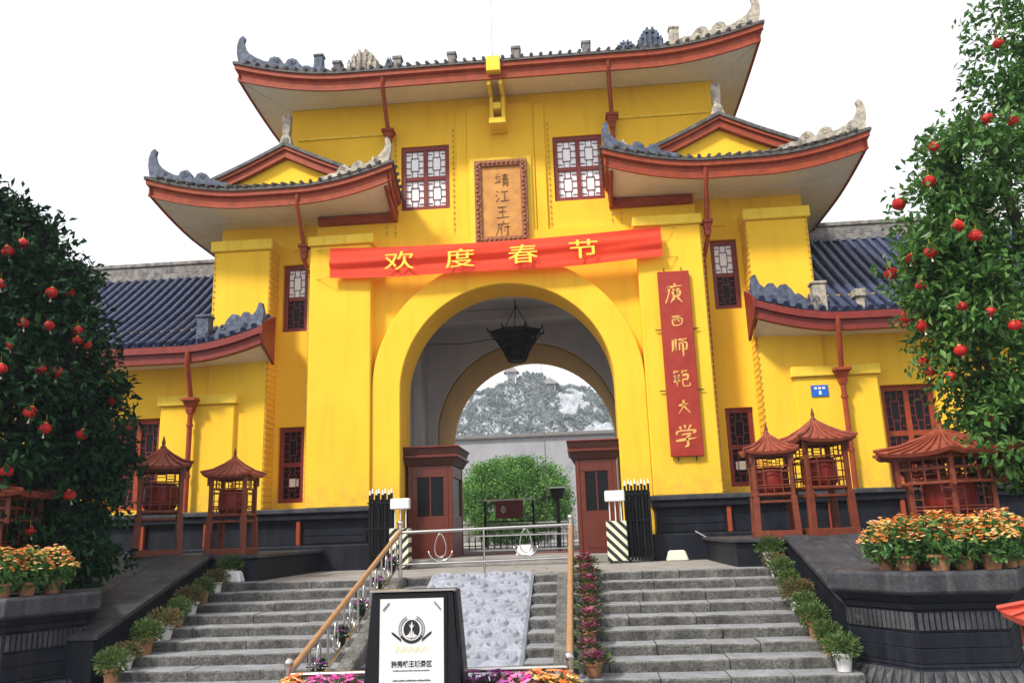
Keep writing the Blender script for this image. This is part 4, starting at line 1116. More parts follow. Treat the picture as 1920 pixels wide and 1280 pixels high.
# ------------------------------------------------------------------ plaque stand in front
sx_, sy0 = -.10, -10.5
ss = thing('plaque_stand', 'black stand with silver plaque, wreath emblem and gold letters before the stairs', 'sign', (sx_, sy0, GZ))
H = 1.53
MB().prism([(-.06, 0), (.34, 0), (.20, H), (.06, H)], lambda a, b_, d: (d * (1 + .28 * (1 - b_ / H)), a, b_), -.41, .41).build('body', M['sign_black'], ss, bev=.012)
MB().box(-.43, .43, .03, .23, H + .001, H + .022).build('top_edge', M['steel'], ss, bev=.004)
MB().bar((.435, .13, H + .0), (.545, .20, .03), .02, .26).build('side_glass', M['glass'], ss)
tilt = .12 / H
def onp(mb, name, m, par=ss):       # lean a flat piece onto the sloping front
    mb.v = [(p[0], p[1] + (p[2] - H) * tilt * .65 * 1.0 + .04, p[2]) for p in mb.v]
    return mb.build(name, m, par)
zt, zb, hw = H - .06, H - .98, .315
onp(MB().box(-hw - .03, hw + .03, -.012, .03, zb - .03, zt + .03), 'plaque_frame', M['iron'])
plt_ = onp(MB().box(-hw, hw, -.022, -.0125, zb, zt), 'plaque', M['sign_plate'])
yy = -.0225
for cx_, cz_, d in ((-hw + .06, zt - .07, 1), (hw - .06, zt - .07, -1), (-hw + .06, zb + .07, -1), (hw - .06, zb + .07, 1)):
    onp(MB().bar((cx_ - .03, yy - .004, cz_ - .035 * d), (cx_ + .03, yy - .004, cz_ + .035 * d), .012), 'corner_clip', M['ridge'], ss)
cz_ = zt - .285; e = MB()
n = 28
e.prism([(.080 * math.cos(2 * math.pi * i / n), cz_ + .088 * math.sin(2 * math.pi * i / n)) for i in range(n)], fxz, yy - .003, yy)
for k_ in range(2):    # ribbon ends
    q = -1 if k_ == 0 else 1
    e.prism([(q * .10, cz_ - .115), (q * .19, cz_ - .045), (q * .20, cz_ - .02), (q * .175, cz_ - .03), (q * .105, cz_ - .085)], fxz, yy - .003, yy)
a_ = np.linspace(R(215), R(325), 14)
e.prism([(.135 * math.cos(a), cz_ + .02 + .15 * math.sin(a)) for a in a_] + [(.11 * math.cos(a), cz_ + .02 + .122 * math.sin(a)) for a in a_[::-1]], fxz, yy - .003, yy)
onp(e, 'emblem', M['sign_ink'], ss)
w2 = MB()
w2.prism([(-.006, cz_ - .075), (.006, cz_ - .075), (.006, cz_ + .01), (.03, cz_ + .045), (.012, cz_ + .03), (.004, cz_ + .075), (-.012, cz_ + .03), (-.03, cz_ + .05), (-.006, cz_ + .01)], fxz, yy - .0055, yy - .0032)
for q in (-1, 1): w2.prism([(q * .008, cz_ - .085), (q * .06, cz_ - .06), (q * .028, cz_ - .045), (q * .012, cz_ - .012)], fxz, yy - .0055, yy - .0032)
onp(w2, 'emblem_figure', M['sign_plate'], ss)
for q in (-1, 1):
    lf = MB()
    for a in np.linspace(R(-35), R(62), 11):
        for rr, tw in ((.105, .5), (.125, -.4)):
            c_ = Vector((q * rr * math.cos(a), 0, cz_ + rr * math.sin(a))); d = Vector((q * -math.sin(a + tw), 0, math.cos(a + tw)))
            pr = Vector((d.z, 0, -d.x)) * .006
            p = [c_ - d * .016, c_ + pr, c_ + d * .016, c_ - pr]
            lf.prism([(v.x, v.z) for v in p], fxz, yy - .003, yy)
    onp(lf, 'laurel_branch', M['ridge'], ss)
onp(text_mb('AAAAA', .085, 0, zt - .465, yy, 1.15, .0, .0015), 'gold_lettering', M['sign_gold'], ss)
onp(text_mb('独秀峰王城景区', .062, 0, zt - .60, yy, .92, .002, .0015), 'title_lettering', M['sign_ink'], ss)
def dashes(z, n_, w_, h_, name):
    m = MB(); x = -w_ / 2
    while x < w_ / 2:
        l = random.uniform(.006, .014); m.box(x, x + l, yy - .002, yy, z, z + h_ * random.uniform(.6, 1)); x += l + random.uniform(.003, .006)
    onp(m, name, M['sign_ink'], ss)
dashes(zt - .665, 0, .36, .012, 'small_print'); dashes(zt - .755, 0, .36, .018, 'small_print'); dashes(zt - .785, 0, .44, .006, 'small_print')

# ------------------------------------------------------------------ wooden lantern pavilions
def flared_roof(mb, n, r0, z0, z1, ph, up=.06, rows=5, seg=6):
    """n-sided concave roof with lifted corners"""
    vs = []; fs = []
    K = n * seg
    for j in range(rows + 1):
        t = j / rows; rr = r0 * (1 - t) + .03 * t
        for i in range(K):
            c, q = divmod(i, seg); q /= seg
            a0 = ph + 2 * math.pi * c / n; a1 = ph + 2 * math.pi * (c + 1) / n
            x = math.cos(a0) * (1 - q) + math.cos(a1) * q; y = math.sin(a0) * (1 - q) + math.sin(a1) * q
            k = abs(2 * q - 1) ** 3
            vs.append((x * rr * (1 + .05 * k * (1 - t)), y * rr * (1 + .05 * k * (1 - t)), z0 + (z1 - z0) * t ** 1.35 + up * k * (1 - t) ** 2))
    for j in range(rows):
        fs += [(j * K + i, j * K + (i + 1) % K, (j + 1) * K + (i + 1) % K, (j + 1) * K + i) for i in range(K)]
    o = len(vs)
    vs += [(v[0] * .96, v[1] * .96, v[2] - .05) for v in vs[:K]] + [(0, 0, z0 - .02)]
    fs += [(i, o + i, o + (i + 1) % K, (i + 1) % K) for i in range(K)] + [(o + i, o + K, o + (i + 1) % K) for i in range(K)]
    mb.add(vs, fs)
    # battens
    for c in range(n):
        a0 = ph + 2 * math.pi * c / n; a1 = ph + 2 * math.pi * (c + 1) / n
        for q in np.linspace(0, 1, 7)[:-1]:
            pts = []
            for t in (0, .35, .7, .97):
                k = abs(2 * q - 1) ** 3; rr = (r0 * (1 - t) + .03 * t) * (1 + .05 * k * (1 - t)) * 1.01
                pts.append(((math.cos(a0) * (1 - q) + math.cos(a1) * q) * rr, (math.sin(a0) * (1 - q) + math.sin(a1) * q) * rr, z0 + (z1 - z0) * t ** 1.35 + up * k * (1 - t) ** 2 + .012))
            mb.tube(pts, .016 if q else .024, 5)
    return mb
def pavilion(n, rad, H_, label, roofm, group='wooden lantern pavilions', shelf=.72, balcony=False, ph=None):
    """rad = circumradius of the post ring"""
    ph = math.pi / n if ph is None else ph
    p = thing('lantern_pavilion', label, 'lantern pavilion', group=group)
    C = [(rad * math.cos(ph + 2 * math.pi * i / n), rad * math.sin(ph + 2 * math.pi * i / n)) for i in range(n)]
    ez_ = H_ - .34
    sc2 = 1.07
    for (x, y) in C:
        MB().bar((x * sc2, y * sc2, 0), (x, y, shelf), .105).build('leg', M['wood'], p, bev=.006)
        MB().bar((x, y, shelf), (x, y, ez_ - .02), .07).build('post', M['wood'], p, bev=.006)
    def ringbars(z, w_, h_, k=1.0, name='rail'):
        m = MB()
        for i in range(n):
            a, b = C[i], C[(i + 1) % n]; m.bar((a[0] * k, a[1] * k, z), (b[0] * k, b[1] * k, z), w_, h_)
        return m.build(name, M['wood'], p, bev=.005)
    ringbars(.06, .10, .12, 1.08, 'base_rail'); ringbars(shelf - .09, .03, .04)
    MB().lathe([(rad * 1.02, shelf), (rad * 1.1, shelf + .02), (rad * 1.1, shelf + .05), (rad * 1.02, shelf + .065)], n, ph=ph).build('shelf', M['wood'], p, bev=.004)
    ringbars(ez_ - .05, .05, .07, 1.0, 'top_rail'); ringbars(ez_ - .26, .022, .025); ringbars(shelf + .20, .02, .02)
    for i in range(n):          # fret panels: top frieze and side ladders
        a, b = Vector((*C[i], 0)), Vector((*C[(i + 1) % n], 0)); m = MB(); L_ = (b - a).length
        pt = lambda u, z: (a.x + (b.x - a.x) * u, a.y + (b.y - a.y) * u, z)
        for u in (.16, .38, .62, .84): m.bar(pt(u, ez_ - .26), pt(u, ez_ - .06), .016)
        m.bar(pt(.16, ez_ - .17), pt(.38, ez_ - .17), .016); m.bar(pt(.62, ez_ - .17), pt(.84, ez_ - .17), .016); m.bar(pt(.38, ez_ - .14), pt(.62, ez_ - .14), .016)
        m.bar(pt(.04, shelf + .16), pt(.96, shelf + .16), .016); m.bar(pt(.04, ez_ - .34), pt(.96, ez_ - .34), .016); m.bar(pt(.5, shelf + .07), pt(.5, shelf + .16), .016)
        for u0, u1 in ((.10, .26), (.74, .90)):
            m.bar(pt(u1 if u0 < .5 else u0, shelf + .07), pt(u1 if u0 < .5 else u0, ez_ - .26), .016)
            for z in np.arange(shelf + .16, ez_ - .3, .14): m.bar(pt(.04 if u0 < .5 else u0, z), pt(u1 if u0 < .5 else .96, z), .014)
        m.build('fret_panel', M['wood'], p)
        MB().bar((C[i][0] * 1.13, C[i][1] * 1.13, ez_ - .20), (C[i][0] * 1.13, C[i][1] * 1.13, ez_ - .0), .04).build('corner_drop', M['wood'], p)
    if balcony:
        k = 1.28
        m = MB()
        for i in range(n):
            a, b = C[i], C[(i + 1) % n]
            for z in (ez_ - .38, ez_ - .20, ez_ - .06): m.bar((a[0] * k, a[1] * k, z), (b[0] * k, b[1] * k, z), .03, .035)
            m.bar((a[0] * k, a[1] * k, ez_ - .42), (a[0] * k, a[1] * k, ez_), .06)
            for u in (.25, .5, .75):
                x, y = a[0] * (1 - u) + b[0] * u, a[1] * (1 - u) + b[1] * u; m.bar((x * k, y * k, ez_ - .38), (x * k, y * k, ez_ - .06), .022)
            m.bar((a[0], a[1], ez_ - .40), (a[0] * k, a[1] * k, ez_ - .40), .04)
        m.build('balcony', M['wood'], p)
    dr = rad * .60; d = MB().lathe([(dr * .80, shelf + .07), (dr * .96, shelf + .13), (dr, shelf + .25), (dr, ez_ - .42), (dr * .95, ez_ - .32), (dr * .78, ez_ - .27)], 20)
    dd = d.build('drum', M['drum'], p, smooth=R(50))
    m = MB()
    for i in range(12):
        a = 2 * math.pi * i / 12; m.tube([(dr * 1.0 * math.cos(a) * f_, dr * 1.0 * math.sin(a) * f_, z) for f_, z in ((.81, shelf + .07), (.97, shelf + .13), (1.01, shelf + .25), (1.01, ez_ - .42), (.96, ez_ - .32), (.79, ez_ - .27))], .006, 4)
    m.build('drum_rib', M['wood'], dd)
    ro = flared_roof(MB(), n, rad * (1.72 if balcony else 1.42), ez_, H_, ph, .05).build('roof', roofm, p, smooth=R(30))
    MB().lathe([(.05, H_ - .02), (.055, H_ + .03), (.025, H_ + .06), (.035, H_ + .10), (.008, H_ + .22)], 8).build('finial', M['wood'], ro, smooth=R(60))
    return p
pv = pavilion(4, .46, 1.86, 'larger wooden lantern pavilion on the right terrace, beside the downpipe', M['wood_roof'])
pv.location = (5.80, -3.78, .47); pv.scale = (1.07,) * 3; pv.rotation_euler.z = R(8)
dup(pv, (4.98, -3.70, .47), R(-6), 'smaller wooden lantern pavilion on the right terrace, next to the stairs', .96)
dup(pv, (-6.25, -3.75, .47), R(28), 'larger dark wooden lantern pavilion on the left terrace, next to the tree', 1.07)
dup(pv, (-4.86, -3.70, .47), R(4), 'smaller dark wooden lantern pavilion on the left terrace, next to the stairs', .94)
M['wood_red'] = mat('bright_lantern_roof', (.48, .06, .035), .5, var=.2, scale=6)
pc = pavilion(4, .44, 1.70, 'bright red lantern pavilion cropped by the bottom right corner', M['wood_red'])
pc.location = (5.33, -12.15, GZ - .06); pc.rotation_euler.z = R(2)
bp = pavilion(6, .62, 1.78, 'big six-sided wooden lantern pavilion behind the right flower planter', M['wood_roof'], shelf=.55, balcony=True, ph=R(12))
bp.location = (6.55, -7.12, .1); bp.scale = (.9, .9, 1.0)
dup(bp, (-7.22, -7.12, .1), R(20), 'six-sided wooden lantern pavilion cropped by the left edge of the picture', .95)

# ------------------------------------------------------------------ hexagonal planters
def planter(x, y, label):
    p = thing('stone_planter', label, 'planter', (x, y, 0))
    Rr = 1.25; k_ = Rr / 1.5
    MB().lathe([(Rr - .06, -.17), (Rr, -.13), (Rr, .07), (Rr - .03, .10)], 6).build('cap', M['black_top'], p, bev=.012)
    for z0, z1, a, b_ in ((-.26, -.172, 1.32, 1.42), (-.34, -.262, 1.27, 1.29), (-.60, -.342, 1.235, 1.235), (-.77, -.602, 1.26, 1.26), (-.94, -.772, 1.27, 1.27), (-.985, -.942, 1.30, 1.29)):
        MB().lathe([(a * k_, z0), (b_ * k_, z1)], 6).build('course', M['black'], p, bev=.008)
    MB().lathe([(1.53 * k_, GZ), (1.53 * k_, -1.26), (1.50 * k_, -1.22), (1.33 * k_, -.987)], 6).build('base', M['black'], p, bev=.01)
    fr = MB(); lo = MB()
    for i in range(6):
        a0, a1 = R(60 * i), R(60 * (i + 1))
        for u in np.linspace(.05, .95, 15):
            q = Vector((math.cos(a0) * (1 - u) + math.cos(a1) * u, math.sin(a0) * (1 - u) + math.sin(a1) * u, 0))
            fr.bar((q.x * 1.243 * k_, q.y * 1.243 * k_, -.57), (q.x * 1.243 * k_, q.y * 1.243 * k_, -.37), .05, .03, up=(q.x, q.y, 0))
        for u in np.linspace(.07, .93, 9):
            q = Vector((math.cos(a0) * (1 - u) + math.cos(a1) * u, math.sin(a0) * (1 - u) + math.sin(a1) * u, 0))
            t_ = Vector((-math.sin((a0 + a1) / 2), math.cos((a0 + a1) / 2), 0)) * .055
            A = Vector((q.x * 1.35 * k_, q.y * 1.35 * k_, -1.01)); B = Vector((q.x * 1.52 * k_, q.y * 1.52 * k_, -1.21)); nn = Vector((q.x, q.y, .8)).normalized() * .03
            lo.add([A - t_, A + t_, B + t_ * 1.1, B - t_ * 1.1, (A + B) / 2 + nn], [(0, 1, 4), (1, 2, 4), (2, 3, 4), (3, 0, 4)])
    fr.build('frieze_ribs', M['black_top'], p, bev=.004); lo.build('lotus_petals', M['black_top'], p)
    return p
planter(5.97, -7.4, 'black hexagonal stone planter with carved base on the right')
planter(-6.36, -7.4, 'black hexagonal stone planter on the left under the tree')

# ------------------------------------------------------------------ potted plants
def blossoms(P, r, seed, petals=6, flat=.35):
    rg = np.random.RandomState(seed); mb = MB()
    for p in P:
        d = Vector((rg.normal() * flat, rg.normal() * flat - .25, 1)).normalized(); u = d.orthogonal().normalized(); v = d.cross(u); rr = r * rg.uniform(.7, 1.2); c = Vector(p)
        vs = [c + d * rr * .25]; k = petals * 2
        for i in range(k):
            a = 2 * math.pi * i / k; q = rr * (1 if i % 2 == 0 else .55)
            vs.append(c + (u * math.cos(a) + v * math.sin(a)) * q + d * rr * (.15 if i % 2 == 0 else -.05))
        mb.add(vs, [(0, 1 + i, 1 + (i + 1) % k) for i in range(k)])
    return mb
def pot_mb(r, h): return MB().lathe([(r * .68, 0), (r * .92, h * .82), (r * 1.08, h * .84), (r * 1.08, h), (r * .95, h), (r * .9, h * .9), (.01, h * .88)], 14)
def potted(name, label, cat, group, pr, ph_, potm, fol, blo=None, seed=0):
    t = thing(name, label, cat, group=group)
    pot_mb(pr, ph_).build('pot', potm, t, smooth=R(45))
    rg = np.random.RandomState(seed)
    n_, size, rad, zc, zr, lm, up_ = fol
    d = rg.normal(size=(n_, 3)); d /= np.linalg.norm(d, axis=1)[:, None]
    q = rg.uniform(size=(n_, 1)) ** .4
    P = d * q * np.array([rad, rad, zr]) + np.array([0, 0, zc])
    P = P[P[:, 2] > ph_ * .45]
    leaf_obj('foliage', P, size, lm, t, seed=seed, up=up_, aspect=.38, out=None)
    if blo:
        k, r, rad2, z0, z1, bm2 = blo
        a = rg.uniform(0, 2 * math.pi, k); rr = rad2 * np.sqrt(rg.uniform(size=k))
        Q = np.stack([rr * np.cos(a), rr * np.sin(a), z0 + (z1 - z0) * (1 - (rr / rad2) ** 2) * rg.uniform(.6, 1, k)], 1)
        o = blossoms(Q, r, seed).build('blossoms', bm2, t); o['kind'] = 'stuff'
    return t
# bushy pots on the outer ends of the steps
protoA = [potted('step_plant', 'x', 'potted plant', 'potted plants beside the steps', .11, .2, M['pot_white'], (760, .055, .23, .27, .17, M['leaf_pot'], -.2), None, 11),
          potted('step_plant', 'x', 'potted plant', 'potted plants beside the steps', .12, .17, M['pot_white'], (760, .05, .24, .25, .16, M['leaf_rust'], -.2), None, 12),
          potted('step_plant', 'x', 'potted plant', 'potted plants beside the steps', .10, .21, M['terracotta'], (760, .055, .22, .29, .18, M['leaf_pot'], -.2), None, 13)]
words = ['topmost', 'second', 'third', 'fourth', 'fifth', 'sixth', 'seventh', 'eighth', 'ninth', 'tenth']
used = set()
def put(protos, i, loc, rz, label, scale=1):
    o = protos[i % len(protos)]
    if id(o) in used: o = dup(o, loc, rz, label, scale)
    else:
        used.add(id(o)); o.location = loc; o.rotation_euler.z = rz; o.scale = (scale,) * 3; o['label'] = label
    return o
for s in (-1, 1):
    for k in range(9):
        i = random.randrange(3) if k > 2 else k
        kind = ['green bushy plant in a white pot', 'reddish bushy plant in a white pot', 'green bushy plant in a clay pot'][i]
        put(protoA, i, (s * (4.70 + random.uniform(-.05, .05)), step_y(k) + (.22 if k else .28), -SH * k + .003), random.uniform(0, 6), '%s, %s stair edge, %s down' % (kind, 'left' if s < 0 else 'right', words[k]), random.uniform(.9, 1.2))
# ornamental kale down the inner edge of the right flight
def kale(seed, lm):
    t = thing('kale_plant', 'x', 'potted plant', group='purple kale pots beside the railing')
    pot_mb(.10, .14).build('pot', M['terracotta'], t, smooth=R(45))
    rg = np.random.RandomState(seed)
    def rosette(n_, r0, r1, z0, z1, size, m, name):
        mb = MB()
        for i in range(n_):
            a = i * 2.4; q = (i + .5) / n_; r = r0 + (r1 - r0) * q; z = z0 + (z1 - z0) * q
            d = Vector((math.cos(a), math.sin(a), .9 - q * .9)).normalized(); sd2 = Vector((-math.sin(a), math.cos(a), 0)); c = Vector((r * math.cos(a) * .5, r * math.sin(a) * .5, z)); L_ = size * rg.uniform(.8, 1.2)
            vs = [c]
            for w_ in np.linspace(-1, 1, 6): vs.append(c + d * L_ * (1 - .25 * w_ * w_) + sd2 * L_ * .55 * w_ + Vector((0, 0, .014 * rg.uniform(-1, 1))))
            mb.add(vs, [(0, j, j + 1) for j in range(1, 6)])
        mb.build(name, m, t)
    rosette(24, .02, .22, .22, .15, .085, M['kale'], 'purple_leaves')
    rosette(22, .18, .28, .16, .11, .10, M['leaf_pot'], 'green_leaves')
    return t
kp = [kale(1, 0), kale(2, 0)]
for k in range(-1, 9):
    put(kp, k + 1, (1.63 + random.uniform(-.03, .03), step_y(k) + .20, -SH * max(k, 0) + .003), random.uniform(0, 6), 'purple kale pot beside the right handrail, %s from the top' % (words[k + 1].replace('topmost', 'first')), random.uniform(1.0, 1.2))
# orange flowers in clay pots on the planters
fl = [potted('flower_pot', 'x', 'flower pot', 'orange flowers on the planters', .13, .17, M['terracotta'], (560, .11, .29, .31, .29, M['leaf_flower'], -.5), (190, .031, .32, .33, .66, M['bloom_orange']), 21 + i) for i in range(3)]
def ring_pts(cx, cy, r, angs): return [(cx + r * math.cos(R(a)), cy + r * math.sin(R(a))) for a in angs]
ptsR = [(5.40, -7.72), (5.52, -8.08), (5.82, -8.28), (6.12, -8.24), (6.42, -8.28), (6.70, -8.05), (6.95, -7.75), (5.74, -7.74), (6.02, -7.90), (6.32, -7.90), (6.58, -7.78)]
names_r = ['at the left corner', 'second from the left corner', 'at the front left corner', 'front row, second', 'front row, third', 'front row, fourth', 'front row, fifth', 'back row, first', 'back row, second', 'back row, third', 'back row, fourth']
for i, (x, y) in enumerate(ptsR):
    put(fl, i, (x, y, .102), i * 1.3, 'orange potted flowers on the right planter, %s' % names_r[i], .98 + .06 * (i % 3))
ptsL = [(-5.70, -7.62), (-5.80, -8.0), (-5.98, -8.24), (-6.35, -8.27), (-6.05, -7.62), (-6.30, -7.95)]
names_l = ['at the right corner', 'second from the right corner', 'at the front corner', 'front row by the picture edge', 'back row, right', 'back row, left']
for i, (x, y) in enumerate(ptsL):
    put(fl, i, (x, y, .102), i * 1.7 + .5, 'orange potted flowers on the left planter, %s' % names_l[i], 1.0)
# flowers at the foot of the railing
lowp = [potted('low_flowers', 'x', 'flower pot', 'low flowers at the foot of the railing', .12, .30, M['pot_white'], (200, .08, .19, .40, .12, M['leaf_pot'], -.5), (34, .045, .20, .42, .56, M[b]), 31 + i) for i, b in enumerate(('bloom_pink', 'bloom_orange', 'bloom_purple'))]
for i, (x, c) in enumerate(((-1.42, 1), (-1.18, 0), (-.92, 0), (.42, 2), (.66, 2), (.88, 0), (1.08, 1), (1.28, 1))):
    put(lowp, c, (x, -10.02 - .05 * (i % 2), GZ), i * 1.1, '%s flowers before the railing, %s of the plaque stand, %s' % (['pink', 'orange', 'purple'][c], 'left' if x < 0 else 'right', ['farthest out', 'middle', 'nearest', 'nearest', 'second', 'third', 'fourth', 'farthest out'][i]), 1.3)
# small pots wired to the left handrail
hp = [potted('rail_plant', 'x', 'potted plant', 'small plants hung on the left handrail', .07, .10, M['iron'], (130, .06, .12, .15, .09, M['leaf_dark'], 0), (10, .035, .10, .17, .24, M['bloom_purple']), 41)]
for i in range(5):
    q = (i + .55) / 5.6; y = YT + (YB - YT) * q; z = .78 - 1.44 * q
    put(hp, 0, (XL - .02, y, z - .50), i, 'small purple plant hung on the left handrail, %s from the top' % words[i].replace('topmost', 'first'))

# ------------------------------------------------------------------ trees with red lanterns
LL = [[-6.74, -7.51, 5.26], [-6.81, -7.71, 5.07], [-6.73, -7.89, 4.5], [-6.18, -7.12, 4.57], [-6.28, -7.38, 4.49], [-6.41, -7.76, 3.92], [-6.2, -7.49, 3.94], [-6.0, -7.08, 3.95], [-5.98, -7.1, 3.79], [-5.93, -6.96, 3.75], [-6.48, -7.91, 3.55], [-6.51, -7.98, 3.2], [-6.18, -7.6, 3.24], [-6.06, -7.42, 3.24], [-5.98, -5.75, 3.32], [-5.81, -6.35, 2.95], [-6.22, -7.67, 2.61], [-6.11, -7.49, 2.4], [-5.88, -6.95, 2.36], [-6.0, -5.54, 2.64], [-5.97, -5.88, 2.12], [-6.43, -7.76, 1.77], [-6.03, -6.88, 1.46], [-6.34, -7.24, 0.95]]
RL = [[6.56, -8.48, 4.32], [6.7, -8.59, 4.14], [6.32, -8.17, 4.09], [6.17, -7.91, 4.1], [6.05, -7.49, 4.03], [6.23, -7.93, 3.7], [6.55, -8.28, 3.31], [6.79, -8.48, 3.18], [7.0, -8.57, 2.97], [6.16, -7.55, 3.38], [6.26, -7.74, 3.21], [6.55, -8.05, 2.79], [6.31, -7.45, 2.77], [6.37, -7.49, 2.63], [6.51, -7.76, 2.5], [6.87, -7.83, 1.94], [7.41, -8.57, 6.79], [7.02, -8.73, 5.65], [7.25, -8.87, 5.52], [6.5, -8.34, 5.48], [6.39, -8.28, 5.03], [6.14, -7.85, 4.9]]
def big_tree(label, base, trunk, limbs, crowns, m, size, seed, sprigs=()):
    t = thing('lantern_tree', label, 'tree', base)
    b = Vector(base)
    MB().tube([Vector(p) - b for p, r in trunk], [r for p, r in trunk], 10).build('trunk', M['bark'], t, smooth=True)
    for L_ in limbs:
        MB().tube([Vector(p) - b for p in L_], [.09, .06, .02][:len(L_)], 7).build('limb', M['bark'], t, smooth=True)
    Ps, Ns = [], []
    for i, (c, rad, nc, per, cr, sh) in enumerate(crowns):
        P, Nn = crown_points(c, rad, nc, per, cr, seed + i, sh, GZ + .3); Ps.append(P); Ns.append(Nn)
    for i, q in enumerate(sprigs):      # twigs round the spots where lanterns hang
        rg = np.random.RandomState(900 + i); e = rg.normal(size=(26, 3)); e /= np.linalg.norm(e, axis=1)[:, None]
        Ps.append(np.array(q) + e * rg.uniform(.09, .26, (26, 1)) + np.array([0, .05, .03])); Ns.append(e * .3)
    P = np.concatenate(Ps) - np.array(base); Nn = np.concatenate(Ns)
    leaf_obj('crown', P, size, m, t, seed=seed, out=Nn, aspect=.46, up=.5)
    return t
big_tree('dark green tree hung with red lanterns at the left edge', (-8.6, -6.2, GZ),
         [((-8.6, -6.2, GZ), .22), ((-8.5, -6.2, .6), .17), ((-8.6, -6.3, 2.5), .12), ((-8.5, -6.3, 4.6), .05)],
         [[(-8.55, -6.2, .8), (-7.6, -6.6, 1.9), (-6.8, -6.9, 2.6)], [(-8.6, -6.3, 2.4), (-7.7, -6.3, 3.6), (-7.1, -6.4, 4.4)], [(-8.6, -6.3, 2.0), (-9.5, -6.6, 3.4), (-10, -6.8, 4.0)], [(-8.5, -6.2, .6), (-7.5, -5.8, 1.2), (-6.6, -5.9, 1.6)]],
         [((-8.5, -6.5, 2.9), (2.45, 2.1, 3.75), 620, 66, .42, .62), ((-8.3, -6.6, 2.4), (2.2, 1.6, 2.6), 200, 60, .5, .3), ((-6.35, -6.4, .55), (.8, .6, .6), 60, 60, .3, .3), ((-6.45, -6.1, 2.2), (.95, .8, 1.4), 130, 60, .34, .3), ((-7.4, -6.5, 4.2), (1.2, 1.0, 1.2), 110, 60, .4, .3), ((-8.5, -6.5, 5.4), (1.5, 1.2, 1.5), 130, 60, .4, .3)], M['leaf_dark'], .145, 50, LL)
big_tree('glossy green tree hung with red lanterns at the right edge', (8.3, -6.9, GZ),
         [((8.3, -6.9, GZ), .2), ((8.25, -6.9, 1.0), .15), ((8.3, -7.0, 3.2), .11), ((8.4, -7.1, 6.2), .05)],
         [[(8.25, -6.9, 1.2), (7.5, -7.3, 2.3), (6.8, -7.6, 3.0)], [(8.3, -7, 3.0), (7.3, -7.4, 4.2), (6.6, -7.7, 4.6)], [(8.3, -7, 3.4), (7.7, -7.5, 5.4), (7.2, -7.9, 6.2)], [(8.3, -7, 2.6), (9.3, -7.2, 4.4), (9.8, -7.2, 5.0)]],
         [((8.35, -7.2, 4.0), (1.9, 1.75, 3.1), 270, 60, .36, .66), ((6.85, -7.5, 3.9), (.62, .8, 1.1), 70, 60, .3, .3), ((7.0, -8.0, 5.3), (.5, .6, .7), 34, 56, .28, .3), ((8.2, -7.2, 3.4), (1.7, 1.3, 2.8), 90, 55, .4, .3), ((7.3, -7.4, 2.0), (.85, .9, 1.0), 70, 60, .33, .3), ((8.75, -7.3, 6.9), (1.0, 1.1, 2.2), 105, 58, .34, .3)], M['leaf_mid'], .13, 60, RL)
def ball_lantern(label, group, r):
    t = thing('ball_lantern', label, 'lantern', group=group)
    m = MB(); n = 16
    prof = [(max(.004, r * math.sin(math.pi * i / 10)), -r * .88 * math.cos(math.pi * i / 10)) for i in range(11)]
    vs = []; fs = []
    for j, (rr, z) in enumerate(prof):
        for i in range(n): 
            k = 1 + (.05 if i % 2 else -.05); vs.append((rr * k * math.cos(2 * math.pi * i / n), rr * k * math.sin(2 * math.pi * i / n), z))
    fs = [(j * n + i, j * n + (i + 1) % n, (j + 1) * n + (i + 1) % n, (j + 1) * n + i) for j in range(10) for i in range(n)]
    m.add(vs, fs).build('globe', M['red_lantern'], t, smooth=R(30))
    MB().lathe([(r * .3, r * .82), (r * .34, r * .9), (r * .3, r * .98)], 10).build('cap', M['gold'], t)
    MB().tube([(0, 0, r * .95), (0, 0, r * 2.2)], .004, 4).build('cord', M['cable'], t)
    tm = MB(); tm.tube([(0, 0, -r * .85), (0, 0, -r * 1.2)], .006, 4); tm.frustum(0, 0, -r * 1.62, -r * 1.2, r * .14, r * .14, r * .07, r * .07); tm.build('tassel', M['tassel'], t)
    return t
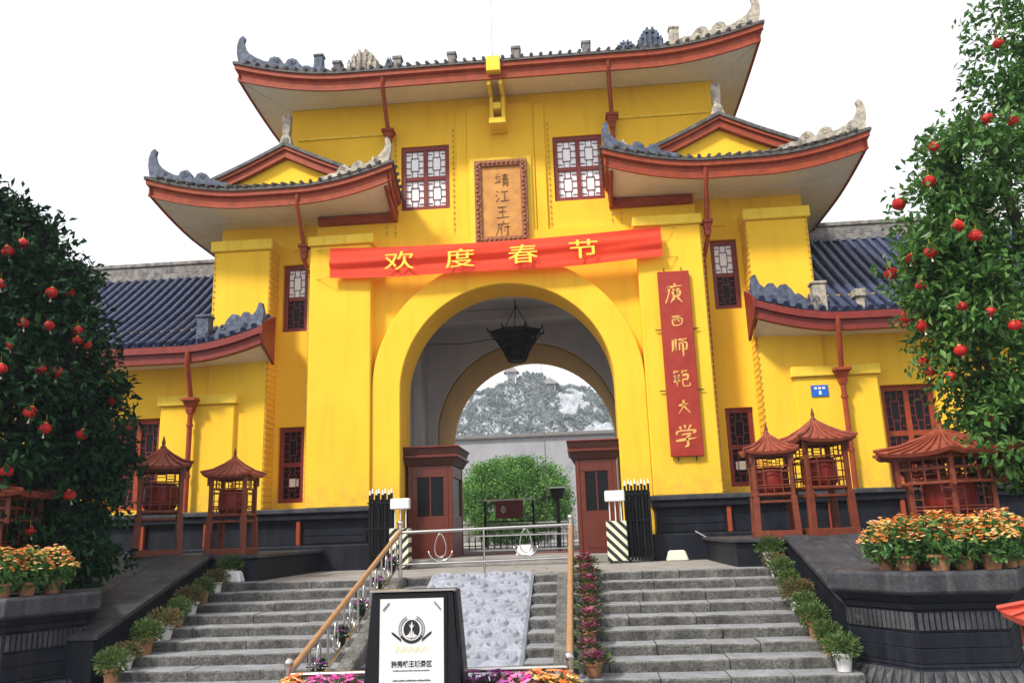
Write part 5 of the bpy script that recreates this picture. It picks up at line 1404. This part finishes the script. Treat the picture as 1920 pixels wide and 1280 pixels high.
CAM = Vector((1.61, -18.8, .72))
def inward(p, cx, cy):      # hang it a little way inside the leaves
    p = Vector(p); d = (p - CAM).normalized()
    return tuple(p + d * random.uniform(.02, .22))
def tilt_l(o): hung.append(o); o.rotation_euler = (random.uniform(-.25, .25), random.uniform(-.25, .25), o.rotation_euler.z)
bl = ball_lantern('round red lantern hanging in the dark tree at the left edge', 'red lanterns in the left tree', .088)
ORD = 'highest,second highest,third highest,fourth highest,fifth highest,sixth highest,seventh highest,eighth highest,ninth highest,tenth highest,eleventh highest,twelfth highest'.split(',')
ORD += [o.replace('highest', 'lowest') for o in ORD[::-1]]
def rank_labels(objs, where):       # by height in the tree
    objs.sort(key=lambda o: -o.location[2])
    n_ = len(objs)
    for i, o in enumerate(objs):
        o['label'] = '%s red ball lantern in the %s' % (ORD[i] if i < n_ // 2 else ORD[i + 24 - n_], where)
hung = []
for i, p in enumerate(LL):
    p = inward(p, -8.5, -6.5)
    if i == 0: bl.location = p; hung.append(bl)
    else: tilt_l(dup(bl, p, i * .7, None, random.uniform(.8, 1.15)))
rank_labels(hung, 'dark tree at the left edge'); hung = []
br = ball_lantern('round red lantern hanging in the glossy tree at the right edge', 'red lanterns in the right tree', .084)
for i, p in enumerate(RL):
    p = inward(p, 8.1, -7.2)
    if i == 0: br.location = p; hung.append(br)
    else: tilt_l(dup(br, p, i * .7, None, random.uniform(.78, 1.15)))
rank_labels(hung, 'glossy tree at the right edge')
# ------------------------------------------------------------------ haze over the town
hm = bpy.data.materials.new('haze'); hm.use_nodes = True
hn = hm.node_tree.nodes
hn.remove(hn['Principled BSDF'])
pvn = hn.new('ShaderNodeVolumePrincipled')
pvn.inputs['Color'].default_value = (.80, .87, 1, 1)
pvn.inputs['Density'].default_value = .0006
hm.node_tree.links.new(pvn.outputs[0], hn['Material Output'].inputs['Volume'])
hz_o = MB().box(-310, 310, -110, 420, GZ - 1.0, 62).build('haze', hm)
hz_o['kind'] = 'stuff'; hz_o['label'] = 'thin bluish haze hanging over the whole place'
